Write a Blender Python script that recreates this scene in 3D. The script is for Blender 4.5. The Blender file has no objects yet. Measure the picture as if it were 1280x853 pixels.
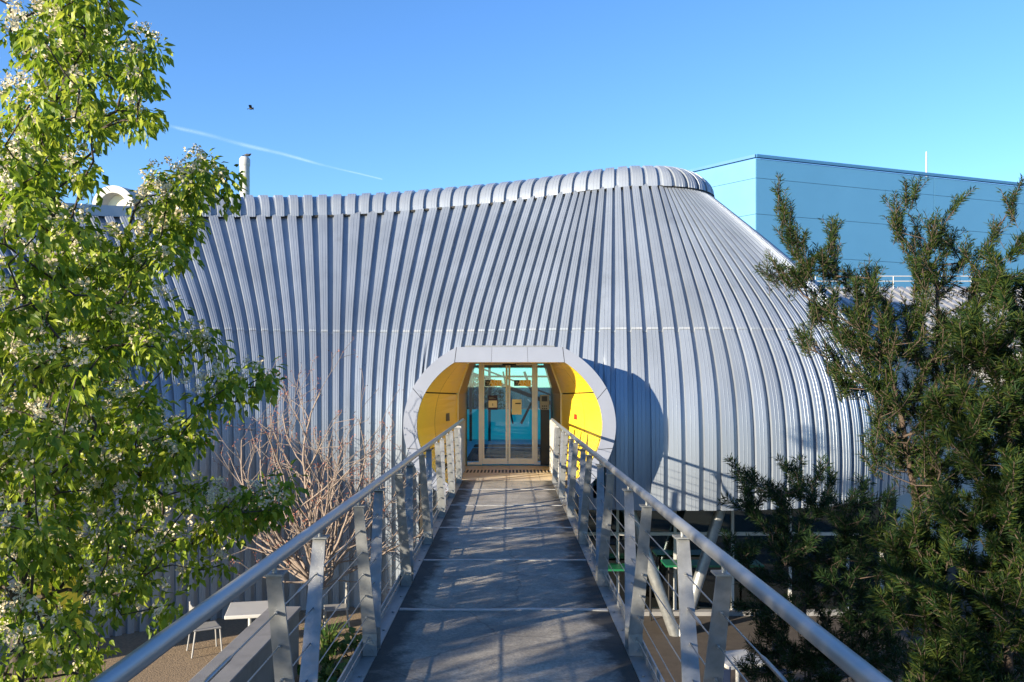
import bpy, bmesh, math, random
import numpy as np
from mathutils import Vector, Matrix

# ------------------------------------------------------------------ camera, sky, sun, exposure
scene = bpy.context.scene
COL = scene.collection
R = math.radians
CAMZ = 4.5
FPX = 1067.0                    # focal length in pixels of the 1280 px wide photograph
cam_d = bpy.data.cameras.new('camera'); cam = bpy.data.objects.new('camera', cam_d); COL.objects.link(cam)
cam_d.sensor_width = 36.0; cam_d.lens = 36.0 * FPX / 1280
cam_d.shift_y = 54.5 / 1280; cam_d.shift_x = 3.0 / 1280
cam_d.clip_start = 0.1; cam_d.clip_end = 6000
cam.location = (0, 0, CAMZ); cam.rotation_euler = (R(90), 0, 0)
scene.camera = cam

SUN_EL = R(14.0)
SUN_DIR = Vector((0.787 * math.cos(SUN_EL), 0.617 * math.cos(SUN_EL), -math.sin(SUN_EL)))   # the way the light travels
world = bpy.data.worlds.new('World'); scene.world = world; world.use_nodes = True
wn = world.node_tree.nodes; wl = world.node_tree.links
bg = wn['Background']
sky = wn.new('ShaderNodeTexSky'); sky.sky_type = 'NISHITA'; sky.sun_disc = False
sky.sun_elevation = SUN_EL
sky.sun_rotation = math.atan2(-SUN_DIR.x, -SUN_DIR.y)
sky.air_density = 1.0; sky.dust_density = 0.0; sky.ozone_density = 4.0; sky.altitude = 500
hs = wn.new('ShaderNodeHueSaturation'); hs.inputs['Hue'].default_value = 0.506; hs.inputs['Saturation'].default_value = 1.10      # the clear deep blue of the whole sky
wl.new(sky.outputs[0], hs.inputs['Color']); wl.new(hs.outputs[0], bg.inputs[0]); bg.inputs[1].default_value = 0.102

sun_d = bpy.data.lights.new('sun', 'SUN'); sun = bpy.data.objects.new('sun', sun_d); COL.objects.link(sun)
sun_d.energy = 5.0; sun_d.angle = R(0.5); sun_d.color = (1.0, 0.86, 0.65)
sun.rotation_euler = SUN_DIR.to_track_quat('-Z', 'Y').to_euler(); sun.location = (-30, -25, 20)

scene.view_settings.view_transform = 'Standard'; scene.view_settings.look = 'None'
scene.view_settings.exposure = 1.66; scene.view_settings.gamma = 1.0
scene.view_settings.use_curve_mapping = False

rnd = random.Random(7)
rng = np.random.default_rng(7)

def PX(x, y, Y):                # a measured pixel of the photograph at a chosen distance -> point in the place
    return Vector(((x - 637) / FPX * Y, Y, CAMZ - (y - 481) / FPX * Y))

# ------------------------------------------------------------------ helpers
def tag(o, label, cat, group=None):
    o['label'] = label; o['category'] = cat
    if group: o['group'] = group
    return o

def empty(name, loc, label, cat, group=None, rz=0.0):
    o = bpy.data.objects.new(name, None); COL.objects.link(o)
    o.location = loc; o.rotation_euler = (0, 0, rz); o.empty_display_size = 0.2
    return tag(o, label, cat, group)

def link_mesh(name, me, mat=None, parent=None, kind=None):
    o = bpy.data.objects.new(name, me); COL.objects.link(o)
    if mat is not None and len(me.materials) == 0: me.materials.append(mat)
    if parent is not None:
        o.parent = parent
        if parent.parent is None: o.location = -parent.location if not parent.rotation_euler.z else o.location
    if kind: o['kind'] = kind
    return o

class MB:
    """collects shapes in world coordinates and links them as one mesh"""
    def __init__(s): s.v = []; s.f = []; s.sm = []
    def add(s, vs, fs, smooth=False):
        b = len(s.v); s.v += [tuple(v) for v in vs]
        s.f += [tuple(i + b for i in f) for f in fs]; s.sm += [smooth] * len(fs)
    def box(s, x0, x1, y0, y1, z0, z1, M=None):
        vs = [Vector((x, y, z)) for z in (z0, z1) for y in (y0, y1) for x in (x0, x1)]
        if M is not None: vs = [M @ v for v in vs]
        s.add(vs, [(0, 2, 3, 1), (4, 5, 7, 6), (0, 1, 5, 4), (2, 6, 7, 3), (0, 4, 6, 2), (1, 3, 7, 5)])
        return s
    def cbox(s, x0, x1, y0, y1, z0, z1, c=0.01, M=None):
        """box with chamfered edges"""
        bm = bmesh.new(); bmesh.ops.create_cube(bm, size=1)
        for v in bm.verts:
            v.co = Vector(((x0 + x1) / 2 + v.co.x * (x1 - x0), (y0 + y1) / 2 + v.co.y * (y1 - y0), (z0 + z1) / 2 + v.co.z * (z1 - z0)))
        bmesh.ops.bevel(bm, geom=bm.edges[:], offset=c, segments=2, affect='EDGES', profile=0.5)
        bm.verts.index_update()
        s.add([(M @ v.co if M is not None else v.co) for v in bm.verts], [[v.index for v in f.verts] for f in bm.faces]); bm.free()
        return s
    def tube(s, pts, r, n=8, caps=True, smooth=True):
        pts = [Vector(p) for p in pts]; rings = []
        rs = r if isinstance(r, (list, tuple)) else [r] * len(pts)
        prev = None
        for i, p in enumerate(pts):
            d = (pts[min(i + 1, len(pts) - 1)] - pts[max(i - 1, 0)]).normalized()
            a = d.cross(Vector((0, 0, 1)))
            if a.length < 0.05: a = d.cross(Vector((0, 1, 0)))
            a.normalize()
            if prev is not None and a.dot(prev) < 0: a = -a
            prev = a; b = d.cross(a)
            rings.append([p + (a * math.cos(2 * math.pi * k / n) + b * math.sin(2 * math.pi * k / n)) * rs[i] for k in range(n)])
        vs = [v for rg in rings for v in rg]; fs = []
        for i in range(len(pts) - 1):
            for k in range(n):
                fs.append((i * n + k, i * n + (k + 1) % n, (i + 1) * n + (k + 1) % n, (i + 1) * n + k))
        s.add(vs, fs, smooth)
        if caps:
            s.add(rings[0], [tuple(range(n))[::-1]]); s.add(rings[-1], [tuple(range(n))])
        return s
    def quad(s, a, b, c, d): s.add([a, b, c, d], [(0, 1, 2, 3)]); return s
    def build(s, name, mat, parent=None, kind=None):
        me = bpy.data.meshes.new(name); me.from_pydata(s.v, [], s.f)
        me.polygons.foreach_set('use_smooth', s.sm); me.update()
        return link_mesh(name, me, mat, parent, kind)

def np_mesh(name, V, F, smooth=False):
    """V (n,3), F (m,k) numpy -> mesh"""
    me = bpy.data.meshes.new(name); V = np.asarray(V, np.float32); F = np.asarray(F, np.int32)
    me.vertices.add(len(V)); me.vertices.foreach_set('co', V.ravel())
    k = F.shape[1]; me.loops.add(F.size); me.loops.foreach_set('vertex_index', F.ravel())
    me.polygons.add(len(F)); me.polygons.foreach_set('loop_start', np.arange(0, F.size, k, dtype=np.int32))
    try: me.polygons.foreach_set('loop_total', np.full(len(F), k, np.int32))
    except Exception: pass
    me.polygons.foreach_set('use_smooth', np.full(len(F), smooth)); me.update(calc_edges=True); me.validate()
    return me

# ------------------------------------------------------------------ materials
def nodes_of(name):
    m = bpy.data.materials.new(name); m.use_nodes = True
    nt = m.node_tree; return m, nt, nt.nodes, nt.links, nt.nodes['Principled BSDF']

def mat(name, col, rough=0.5, metal=0.0, var=0.12, scale=3.0, bump=0.0, bscale=60.0, spec=0.5, rvar=0.1, dirt=None, island=0.0, stretch=None, k=0.5):
    col = [c * k for c in col[:3]]
    if dirt: dirt = ([c * k for c in dirt[0]], *dirt[1:])
    m, nt, N, L, P = nodes_of(name)
    tc = N.new('ShaderNodeTexCoord'); src = tc.outputs['Object']
    if stretch:
        mp = N.new('ShaderNodeMapping'); mp.inputs['Scale'].default_value = stretch; L.new(src, mp.inputs[0]); src = mp.outputs[0]
    nz = N.new('ShaderNodeTexNoise'); nz.inputs['Scale'].default_value = scale; nz.inputs['Detail'].default_value = 6; nz.inputs['Roughness'].default_value = 0.62
    L.new(src, nz.inputs['Vector'])
    rp = N.new('ShaderNodeValToRGB'); rp.color_ramp.elements[0].position = 0.3; rp.color_ramp.elements[1].position = 0.7
    c = Vector(col[:3])
    rp.color_ramp.elements[0].color = (*(c * (1 - var)), 1); rp.color_ramp.elements[1].color = (*[min(1, k) for k in c * (1 + var)], 1)
    L.new(nz.outputs['Fac'], rp.inputs[0]); out = rp.outputs[0]
    if island:
        gi = N.new('ShaderNodeObjectInfo'); mm = N.new('ShaderNodeMapRange'); mm.inputs[3].default_value = 1 - island; mm.inputs[4].default_value = 1 + island
        L.new(gi.outputs['Random'], mm.inputs[0])
        mx = N.new('ShaderNodeMix'); mx.data_type = 'RGBA'; mx.blend_type = 'MULTIPLY'; mx.inputs[0].default_value = 1
        L.new(out, mx.inputs[6]); L.new(mm.outputs[0], mx.inputs[7]); out = mx.outputs[2]
    if dirt:
        n2 = N.new('ShaderNodeTexNoise'); n2.inputs['Scale'].default_value = dirt[1]; n2.inputs['Detail'].default_value = 8; n2.inputs['Roughness'].default_value = 0.7
        L.new(src, n2.inputs['Vector'])
        r2 = N.new('ShaderNodeValToRGB'); r2.color_ramp.elements[0].position = dirt[2]; r2.color_ramp.elements[1].position = dirt[3]
        L.new(n2.outputs['Fac'], r2.inputs[0])
        mx = N.new('ShaderNodeMix'); mx.data_type = 'RGBA'; L.new(r2.outputs[0], mx.inputs[0]); L.new(out, mx.inputs[6]); mx.inputs[7].default_value = (*dirt[0], 1)
        out = mx.outputs[2]
    L.new(out, P.inputs['Base Color'])
    mr = N.new('ShaderNodeMapRange'); mr.inputs[3].default_value = max(0.02, rough - rvar); mr.inputs[4].default_value = min(1, rough + rvar)
    L.new(nz.outputs['Fac'], mr.inputs[0]); L.new(mr.outputs[0], P.inputs['Roughness'])
    P.inputs['Metallic'].default_value = metal; P.inputs['Specular IOR Level'].default_value = spec
    if bump:
        nb = N.new('ShaderNodeTexNoise'); nb.inputs['Scale'].default_value = bscale; nb.inputs['Detail'].default_value = 4; L.new(src, nb.inputs['Vector'])
        bp = N.new('ShaderNodeBump'); bp.inputs['Strength'].default_value = bump; bp.inputs['Distance'].default_value = 0.02
        L.new(nb.outputs['Fac'], bp.inputs['Height']); L.new(bp.outputs[0], P.inputs['Normal'])
    return m

def leaf_mat(name, c1, c2, c3, trans=0.45, rough=0.45):
    """leaves: hue varies from leaf to leaf, light shines through"""
    m, nt, N, L, P = nodes_of(name)
    g = N.new('ShaderNodeNewGeometry'); rp = N.new('ShaderNodeValToRGB')
    e = rp.color_ramp.elements; e[0].color = (*c1, 1); e[1].color = (*c3, 1); e[0].position = 0.05; e[1].position = 0.95
    k = e.new(0.5); k.color = (*c2, 1)
    L.new(g.outputs['Random Per Island'], rp.inputs[0]); L.new(rp.outputs[0], P.inputs['Base Color'])
    P.inputs['Roughness'].default_value = rough; P.inputs['Specular IOR Level'].default_value = 0.35 if rough < .5 else .15
    t = N.new('ShaderNodeBsdfTranslucent'); L.new(rp.outputs[0], t.inputs[0])
    mx = N.new('ShaderNodeMixShader'); mx.inputs[0].default_value = trans
    L.new(P.outputs[0], mx.inputs[1]); L.new(t.outputs[0], mx.inputs[2]); L.new(mx.outputs[0], N['Material Output'].inputs[0])
    return m

def glass_mat(name, tint, rough=0.01, refl=0.12, see=0.85):
    m, nt, N, L, P = nodes_of(name)
    tr = N.new('ShaderNodeBsdfTransparent'); tr.inputs[0].default_value = (*tint, 1)
    gl = N.new('ShaderNodeBsdfGlossy'); gl.inputs['Roughness'].default_value = rough; gl.inputs[0].default_value = (0.9, 0.95, 1, 1)
    fr = N.new('ShaderNodeFresnel'); fr.inputs[0].default_value = 1.5
    mp = N.new('ShaderNodeMath'); mp.operation = 'MULTIPLY_ADD'; mp.inputs[1].default_value = 1.0; mp.inputs[2].default_value = refl - 0.04; mp.use_clamp = True
    L.new(fr.outputs[0], mp.inputs[0])
    mx = N.new('ShaderNodeMixShader'); L.new(mp.outputs[0], mx.inputs[0]); L.new(tr.outputs[0], mx.inputs[1]); L.new(gl.outputs[0], mx.inputs[2])
    L.new(mx.outputs[0], N['Material Output'].inputs[0])
    return m

M = {}
M['shell'] = mat('shell_metal', (0.50, 0.575, 0.68), 0.38, 0.4, 0.12, 0.9, 0.0, island=0.07, stretch=(1, 1, 0.22), dirt=((0.36, 0.41, 0.47), 1.3, 0.58, 0.80))
M['cap'] = mat('cap_metal', (0.52, 0.59, 0.69), 0.4, 0.35, 0.08, 1.1, island=0.04)
M['sealant'] = mat('chalky_sealant', (0.52, 0.56, 0.62), 0.7, 0, 0.2, 9.0, dirt=((0.42, 0.49, 0.58), 2.0, 0.40, 0.55))
M['portal'] = mat('portal_cladding', (0.44, 0.49, 0.62), 0.38, 0.15, 0.05, 1.5, island=0.03)
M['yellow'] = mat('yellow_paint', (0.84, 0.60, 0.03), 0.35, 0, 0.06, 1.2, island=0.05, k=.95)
M['shaded_yellow'] = mat('shaded_yellow_reveal', (0.70, 0.44, 0.03), 0.45, 0, 0.1, 2.0)  # darker copy of the yellow paint, shade of the reveal put into the colour
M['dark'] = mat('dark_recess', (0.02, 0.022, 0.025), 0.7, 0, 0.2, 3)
M['galv'] = mat('galvanised_steel', (0.50, 0.52, 0.53), 0.42, 0.55, 0.16, 14, 0.05, 120, dirt=((0.32, 0.34, 0.36), 9.0, 0.55, 0.75), island=0.08)
M['rail'] = mat('satin_steel_tube', (0.60, 0.62, 0.64), 0.33, 0.6, 0.08, 5, 0.03, 90)
M['cable'] = mat('stainless_cable', (0.55, 0.56, 0.57), 0.3, 0.9, 0.1, 40)
M['strip'] = mat('joint_strip', (0.62, 0.63, 0.64), 0.45, 0.3, 0.2, 12, dirt=((0.35, 0.34, 0.33), 14, 0.55, 0.7))
M['whitepost'] = mat('white_paint', (0.76, 0.76, 0.74), 0.45, 0, 0.05, 4, dirt=((0.55, 0.53, 0.5), 6, 0.6, 0.8))
M['frame'] = mat('door_aluminium', (0.80, 0.80, 0.77), 0.35, 0.1, 0.04, 6, k=.95)
M['doorglass'] = glass_mat('door_glass', (0.88, 0.98, 0.97), 0.01, 0.08)
M['greenglass'] = glass_mat('green_glass', (0.22, 0.45, 0.38), 0.02, 0.14)
M['black'] = mat('black_plastic', (0.015, 0.015, 0.017), 0.4, 0, 0.1, 5)
M['mat'] = mat('entrance_mat', (0.02, 0.02, 0.022), 0.9, 0, 0.3, 40, 0.3, 200)
M['gold'] = mat('gold_sticker', (0.88, 0.56, 0.05), 0.5, 0, 0.05, 4, k=1)
M['palegold'] = mat('pale_lettering', (0.98, 0.93, 0.72), 0.5, 0, 0.03, 4, k=1)
M['paper'] = mat('paper', (0.78, 0.76, 0.66), 0.8, 0, 0.03, 6, k=1)
M['cream'] = mat('cream_paper', (0.76, 0.72, 0.50), 0.8, 0, 0.03, 6, k=1)
M['purple'] = mat('purple_print', (0.07, 0.05, 0.14), 0.6, 0, 0.1, 6)
M['greyplastic'] = mat('grey_plastic', (0.45, 0.46, 0.46), 0.45, 0, 0.05, 6)
M['red'] = mat('red_plastic', (0.75, 0.04, 0.02), 0.25, 0, 0.1, 12)
M['brass'] = mat('bronze_plate', (0.22, 0.15, 0.06), 0.4, 0.5, 0.1, 12)
M['teal'] = mat('turquoise_paint', (0.03, 0.50, 0.66), 0.5, 0, 0.12, 1.6, k=1)
M['paleteal'] = mat('pale_turquoise_render', (0.35, 0.78, 0.80), 0.6, 0, 0.25, 2.5, k=1)
M['tile'] = mat('beige_tile', (0.62, 0.53, 0.40), 0.6, 0, 0.08, 5, 0.05, 60, island=0.05, k=.72)
M['bluewall'] = mat('blue_cladding', (0.12, 0.38, 0.68), 0.45, 0.05, 0.04, 0.4, island=0.02, k=.55)
M['bluetrim'] = mat('blue_trim', (0.08, 0.29, 0.58), 0.45, 0.05, 0.05, 0.6)
M['white'] = mat('white_render', (0.78, 0.78, 0.76), 0.6, 0, 0.05, 1.5, dirt=((0.6, 0.58, 0.55), 2.0, 0.6, 0.85))
M['annexroof'] = mat('grey_roof_sheet', (0.50, 0.51, 0.53), 0.4, 0.3, 0.08, 1.0, island=0.05)
M['concrete'] = mat('wall_concrete', (0.33, 0.33, 0.34), 0.8, 0, 0.15, 2.0, 0.15, 80, dirt=((0.2, 0.2, 0.2), 1.5, 0.55, 0.8))
M['chair'] = mat('chair_paint', (0.50, 0.50, 0.50), 0.45, 0.1, 0.06, 8)
M['tabletop'] = mat('table_top', (0.80, 0.80, 0.78), 0.4, 0, 0.04, 5)
M['bluechair'] = mat('blue_seat', (0.03, 0.05, 0.12), 0.5, 0, 0.1, 6)
M['greentop'] = mat('green_laminate', (0.015, 0.20, 0.09), 0.35, 0, 0.1, 4)
M['bark'] = mat('pear_bark', (0.085, 0.065, 0.05), 0.85, 0, 0.35, 14, 0.5, 60)
M['barebark'] = mat('bare_bark', (0.38, 0.30, 0.25), 0.8, 0, 0.25, 12, 0.3, 60)
M['brushbark'] = mat('bottlebrush_bark', (0.13, 0.09, 0.065), 0.85, 0, 0.35, 14, 0.5, 60)
M['bud'] = mat('red_bud', (0.40, 0.12, 0.06), 0.6, 0, 0.3, 30)
M['pearleaf'] = leaf_mat('pear_leaf', (0.085, 0.155, 0.010), (0.20, 0.29, 0.018), (0.36, 0.41, 0.045), 0.5)
M['blossom'] = leaf_mat('pear_blossom', (0.58, 0.52, 0.36), (0.70, 0.65, 0.48), (0.64, 0.55, 0.42), 0.35)
M['brushleaf'] = leaf_mat('bottlebrush_leaf', (0.008, 0.025, 0.007), (0.015, 0.037, 0.009), (0.055, 0.072, 0.012), 0.3, .6)
M['shrubleaf'] = leaf_mat('shrub_leaf', (0.008, 0.024, 0.009), (0.015, 0.038, 0.012), (0.03, 0.055, 0.015), 0.3, .6)
M['bedleaf'] = leaf_mat('bed_leaf', (0.03, 0.08, 0.012), (0.055, 0.12, 0.02), (0.12, 0.16, 0.03), 0.35)
M['bird'] = mat('bird_feather', (0.03, 0.03, 0.035), 0.7, 0, 0.2, 30)
M['beak'] = mat('bird_pale', (0.6, 0.5, 0.45), 0.7, 0, 0.2, 30)
M['soil'] = mat('ground_soil', (0.07, 0.055, 0.04), 0.95, 0, 0.4, 1.2, 0.5, 12, dirt=((0.10, 0.09, 0.04), 0.5, 0.5, 0.7))
M['gravel'] = mat('tan_gravel', (0.40, 0.29, 0.18), 0.9, 0, 0.3, 22, 0.6, 45)
M['paving'] = mat('brown_paving', (0.09, 0.07, 0.055), 0.85, 0, 0.3, 6, 0.3, 40)

def deck_material():
    m, nt, N, L, P = nodes_of('deck_concrete')
    tc = N.new('ShaderNodeTexCoord')
    def noise(s, d=8, r=0.65, vec=None):
        n = N.new('ShaderNodeTexNoise'); n.inputs['Scale'].default_value = s; n.inputs['Detail'].default_value = d; n.inputs['Roughness'].default_value = r
        L.new(vec or tc.outputs['Object'], n.inputs['Vector']); return n
    def ramp(src, a, b, ca, cb):
        r = N.new('ShaderNodeValToRGB'); e = r.color_ramp.elements; e[0].position = a; e[1].position = b; e[0].color = (*ca, 1); e[1].color = (*cb, 1)
        L.new(src, r.inputs[0]); return r
    def mix(f, a, b, mode='MIX'):
        x = N.new('ShaderNodeMix'); x.data_type = 'RGBA'; x.blend_type = mode
        if isinstance(f, float): x.inputs[0].default_value = f
        else: L.new(f, x.inputs[0])
        L.new(a, x.inputs[6]); L.new(b, x.inputs[7]); return x.outputs[2]
    base = ramp(noise(1.3).outputs[0], 0.3, 0.72, (0.17, 0.16, 0.145), (0.36, 0.335, 0.295))
    fine = ramp(noise(55, 4).outputs[0], 0.3, 0.7, (0.62, 0.62, 0.62), (1.2, 1.2, 1.18))
    c = mix(1.0, base.outputs[0], fine.outputs[0], 'MULTIPLY')
    # grime collects along the two edges of the walkway
    sep = N.new('ShaderNodeSeparateXYZ'); L.new(tc.outputs['Object'], sep.inputs[0])
    ad = N.new('ShaderNodeMath'); ad.operation = 'ADD'; ad.inputs[1].default_value = 0.05; L.new(sep.outputs[0], ad.inputs[0])
    ab = N.new('ShaderNodeMath'); ab.operation = 'ABSOLUTE'; L.new(ad.outputs[0], ab.inputs[0])
    n3 = noise(3.5); ma = N.new('ShaderNodeMath'); ma.operation = 'MULTIPLY_ADD'; ma.inputs[1].default_value = 0.55; L.new(n3.outputs[0], ma.inputs[0]); L.new(ab.outputs[0], ma.inputs[2])
    edge = ramp(ma.outputs[0], 0.88, 1.16, (0, 0, 0), (1, 1, 1))
    grime = N.new('ShaderNodeRGB'); grime.outputs[0].default_value = (0.04, 0.038, 0.034, 1)
    c = mix(edge.outputs[0], c, grime.outputs[0])
    # pale worn patches and dark stains
    st = ramp(noise(4.5, 10, .75).outputs[0], 0.42, 0.66, (0.72, 0.72, 0.73), (1.25, 1.24, 1.2))
    c = mix(0.8, c, st.outputs[0], 'MULTIPLY')
    # hairline cracks
    vo = N.new('ShaderNodeTexVoronoi'); vo.feature = 'DISTANCE_TO_EDGE'; vo.inputs['Scale'].default_value = 0.9
    wv = N.new('ShaderNodeVectorMath'); wv.operation = 'ADD'; n4 = noise(2.0, 4); sc = N.new('ShaderNodeVectorMath'); sc.operation = 'SCALE'; sc.inputs['Scale'].default_value = 0.25
    L.new(n4.outputs['Color'], sc.inputs[0]); L.new(tc.outputs['Object'], wv.inputs[0]); L.new(sc.outputs[0], wv.inputs[1]); L.new(wv.outputs[0], vo.inputs['Vector'])
    cr = ramp(vo.outputs['Distance'], 0.002, 0.012, (0.55, 0.55, 0.55), (1, 1, 1))
    c = mix(0.8, c, cr.outputs[0], 'MULTIPLY')
    L.new(c, P.inputs['Base Color']); P.inputs['Roughness'].default_value = 0.85
    bp = N.new('ShaderNodeBump'); bp.inputs['Strength'].default_value = 0.35; bp.inputs['Distance'].default_value = 0.01
    L.new(noise(90, 4).outputs[0], bp.inputs['Height']); L.new(bp.outputs[0], P.inputs['Normal'])
    return m
M['deck'] = deck_material()

# ------------------------------------------------------------------ ground
def ground_z(x, y):
    t = min(1, max(0, (x + 0.8) / 1.4)); t = t * t * (3 - 2 * t)
    return -0.5 * t
def grid_patch(name, xs, ys, zf, material, kind='structure'):
    V = [(x, y, zf(x, y)) for y in ys for x in xs]; n = len(xs)
    F = [(j * n + i, j * n + i + 1, (j + 1) * n + i + 1, (j + 1) * n + i) for j in range(len(ys) - 1) for i in range(n - 1)]
    me = bpy.data.meshes.new(name); me.from_pydata(V, [], F); me.polygons.foreach_set('use_smooth', [True] * len(F))
    return link_mesh(name, me, material, None, kind)
gx = [-1500, -400, -120, -40, -20, -12, -8, -5, -3, -2] + [-1 + 0.2 * i for i in range(11)] + [2, 3, 5, 8, 12, 20, 40, 120, 400, 1500]
gy = [-1500, -300, -60, -20, -8, 0, 4, 8, 12, 16, 20, 26, 34, 60, 160, 500, 1500]
grid_patch('ground', gx, gy, ground_z, M['soil'])
grid_patch('courtyard_path', [-13, -10, -7, -5, -3.6, -2.2], [9, 11, 12, 13, 14, 15, 16, 17, 18.2], lambda x, y: 0.012 + 0.006 * math.sin(x * 3 + y * 2), M['gravel'])
grid_patch('lower_pavement', [1.0, 2.5, 4, 6, 9, 12], [9, 11, 13, 15, 17, 19], lambda x, y: -0.488, M['paving'])

# ------------------------------------------------------------------ the curved building: plan curve, section, panels
DECKZ = 2.75
RB = 6.2
S = np.arange(-19.0, 17.0, 0.02)
tab_s = [-25, -17, -13.5, -11.3, -9.3, -7.3, -6.4, -4.7, -3.4, -1.9, -1.0, 0.0]
tab_t = [55, 53, 50, 43, 30, 11, -1, -13, -16, -8, -3.5, 0.0]
TH = np.where(S <= 0, np.interp(S, tab_s, tab_t), np.degrees(np.clip(S, 0, 12.5) / RB))
kern = np.hanning(71); kern /= kern.sum()
pad = np.concatenate([np.full(35, TH[0]), TH, np.full(35, TH[-1])]); TH = np.radians(np.convolve(pad, kern, 'valid'))
i0 = int(np.argmin(abs(S)))
BX = np.cumsum(np.cos(TH)) * 0.02; BY = np.cumsum(np.sin(TH)) * 0.02
BX += 3.7 - BX[i0]; BY += 16.3 - BY[i0]
def plan(s):
    t = np.interp(s, S, TH); return np.interp(s, S, BX), np.interp(s, S, BY), np.sin(t), -np.cos(t)
def zseam(s): return np.interp(s, [-19, -14, -10.5, -7.3, -6, -3.4, -1, 20], [7.75, 8.0, 8.36, 8.8, 9.0, 9.25, 9.35, 9.35])
zt = np.array([-1, 2.1, 2.9, 3.8, 4.5, 5.2, 6.1, 7.0, 8.1, 9.35, 11]); ot = np.array([0.05, .05, 0, .05, .2, .55, 1.25, 2.15, 3.3, 4.66, 6.4])
ZF = np.arange(-1, 11, 0.02); OF = np.interp(ZF, zt, ot); k2 = np.hanning(61); k2 /= k2.sum()
OF = np.convolve(np.concatenate([np.full(30, OF[0]), OF, np.full(30, OF[-1])]), k2, 'valid')
ZMID = 5.6
def section(z, s):
    """set-back and slope of the wall at height z"""
    zz = np.where(z > ZMID, ZMID + (z - ZMID) * (9.35 - ZMID) / (zseam(s) - ZMID), z)
    return np.interp(zz, ZF, OF), (np.interp(zz + .03, ZF, OF) - np.interp(zz - .03, ZF, OF)) / .06
def surf(s, z, h):
    x, y, nx, ny = plan(s); o, do = section(z, s); q = np.sqrt(1 + do * do)
    return np.stack([x - nx * o + nx / q * h, y - ny * o + ny / q * h, z + do / q * h], -1)

# portal outline
RING_Y = 15.45
KR = RING_Y / FPX
RC = (0.0, CAMZ - 51 * KR)
def ring_pt(a, b, cut, ang):
    x = a * math.cos(ang); z = b * math.sin(ang)
    return (RC[0] + x * KR, RC[1] + min(z, cut) * KR)
MIDA, MIDB, MIDC = 125 * KR, 106 * KR, 89 * KR
def hole_top(x):
    u = np.clip(np.abs(x - RC[0]) / MIDA, 0, 1); return RC[1] + np.minimum(MIDB * np.sqrt(1 - u * u), MIDC)
def hole_bot(x):
    u = np.clip(np.abs(x - RC[0]) / MIDA, 0, 1); return RC[1] - MIDB * np.sqrt(1 - u * u)

building = empty('curved_building', (0, 17, 0), 'wavy grey ribbed metal building with a round yellow entrance at the end of the footbridge', 'building')

def prof(s):
    r_ = float(np.interp(s, [-8, -5.5, -3], [.44, .37, .30])); w = 1 - r_
    P_ = [(0, 0), (r_ - .03, 0), (r_, 1)]
    for c in (.33, .66): P_ += [(r_ + w * c - .014, 1), (r_ + w * c - .006, 1.06), (r_ + w * c + .006, 1.06), (r_ + w * c + .014, 1)]
    return P_ + [(.97, 1), (1.0, 0)]
HR = 0.082
def panel_mesh(s0, s1, z0f, z1f, rows, lift=0.0):
    V = []; F = []; base = 0; PROF = prof((s0 + s1) / 2)
    for (qa, ha), (qb, hb) in zip(PROF[:-1], PROF[1:]):
        cols = []
        for q, hh in ((qa, ha), (qb, hb)):
            s = s0 + q * (s1 - s0); x = np.interp(s, S, BX)
            za, zb = z0f(s, x), z1f(s, x)
            z = za + (zb - za) * np.linspace(0, 1, rows)
            o, _ = section(z, s); kap = np.interp(s + .1, S, TH) - np.interp(s - .1, S, TH); kap /= .2
            wid = abs(s1 - s0) * np.maximum(0.05, 1 - kap * o)
            h = hh * HR * np.clip(wid / .2, .3, 1.0) + lift
            cols.append(surf(np.full(rows, s), z, h))
        V.append(np.concatenate(cols))
        r = np.arange(rows - 1)
        F.append(np.stack([base + r, base + rows + r, base + rows + r + 1, base + r + 1], -1)); base += 2 * rows
    return np_mesh('wall_panel', np.concatenate(V), np.concatenate(F), True)

breaks = [-3.4]
while breaks[0] > -17.5: breaks.insert(0, breaks[0] - 0.213)
s = -3.4
while s < 13.5:
    s += 0.213 + (0.335 - 0.213) * min(1, max(0, (s + 3.4) / 1.2)); breaks.append(s)
def wall_bottom(s, x): return np.where(x < -0.95, -0.1, 2.1)
for a, b in zip(breaks[:-1], breaks[1:]):
    xa, xb = np.interp([a, b], S, BX); ym = np.interp((a + b) / 2, S, BY)
    near = ym < 20 and min(abs(xa), abs(xb)) < MIDA
    if near:
        # below and above the round opening
        lowf = lambda s, x: np.where(abs(x) < MIDA, hole_top(x), wall_bottom(s, x))
        link_mesh('wall_panel', panel_mesh(a, b, lowf, lambda s, x: ZMID + 0 * x, 12), M['shell'], building)
        if max(abs(xa), abs(xb)) < MIDA:
            link_mesh('wall_panel', panel_mesh(a, b, wall_bottom, lambda s, x: np.maximum(hole_bot(x), wall_bottom(s, x) + .02), 3), M['shell'], building)
    else:
        link_mesh('wall_panel', panel_mesh(a, b, wall_bottom, lambda s, x: ZMID + 0 * x, 14), M['shell'], building)
    link_mesh('wall_panel', panel_mesh(a, b, lambda s, x: ZMID - .04 + 0 * x, lambda s, x: zseam(s) + .05, 20, 0.007), M['shell'], building)

# lap seam between the lower and upper sheets
V = []; F = []; base = 0
for a, b in zip(breaks[:-1], breaks[1:]):
    pts = []; PROF = prof((a + b) / 2)
    for q, hh in PROF:
        s = a + q * (b - a)
        for z in (ZMID - .045, ZMID - .005): pts.append(surf(np.array([s]), np.array([z]), hh * HR + .010)[0])
    n = len(PROF); V += pts
    F += [(base + 2 * i, base + 2 * i + 2, base + 2 * i + 3, base + 2 * i + 1) for i in range(n - 1)]; base += 2 * n
link_mesh('lap_seam', np_mesh('lap_seam', np.array(V), np.array(F)), M['sealant'], building)

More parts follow.
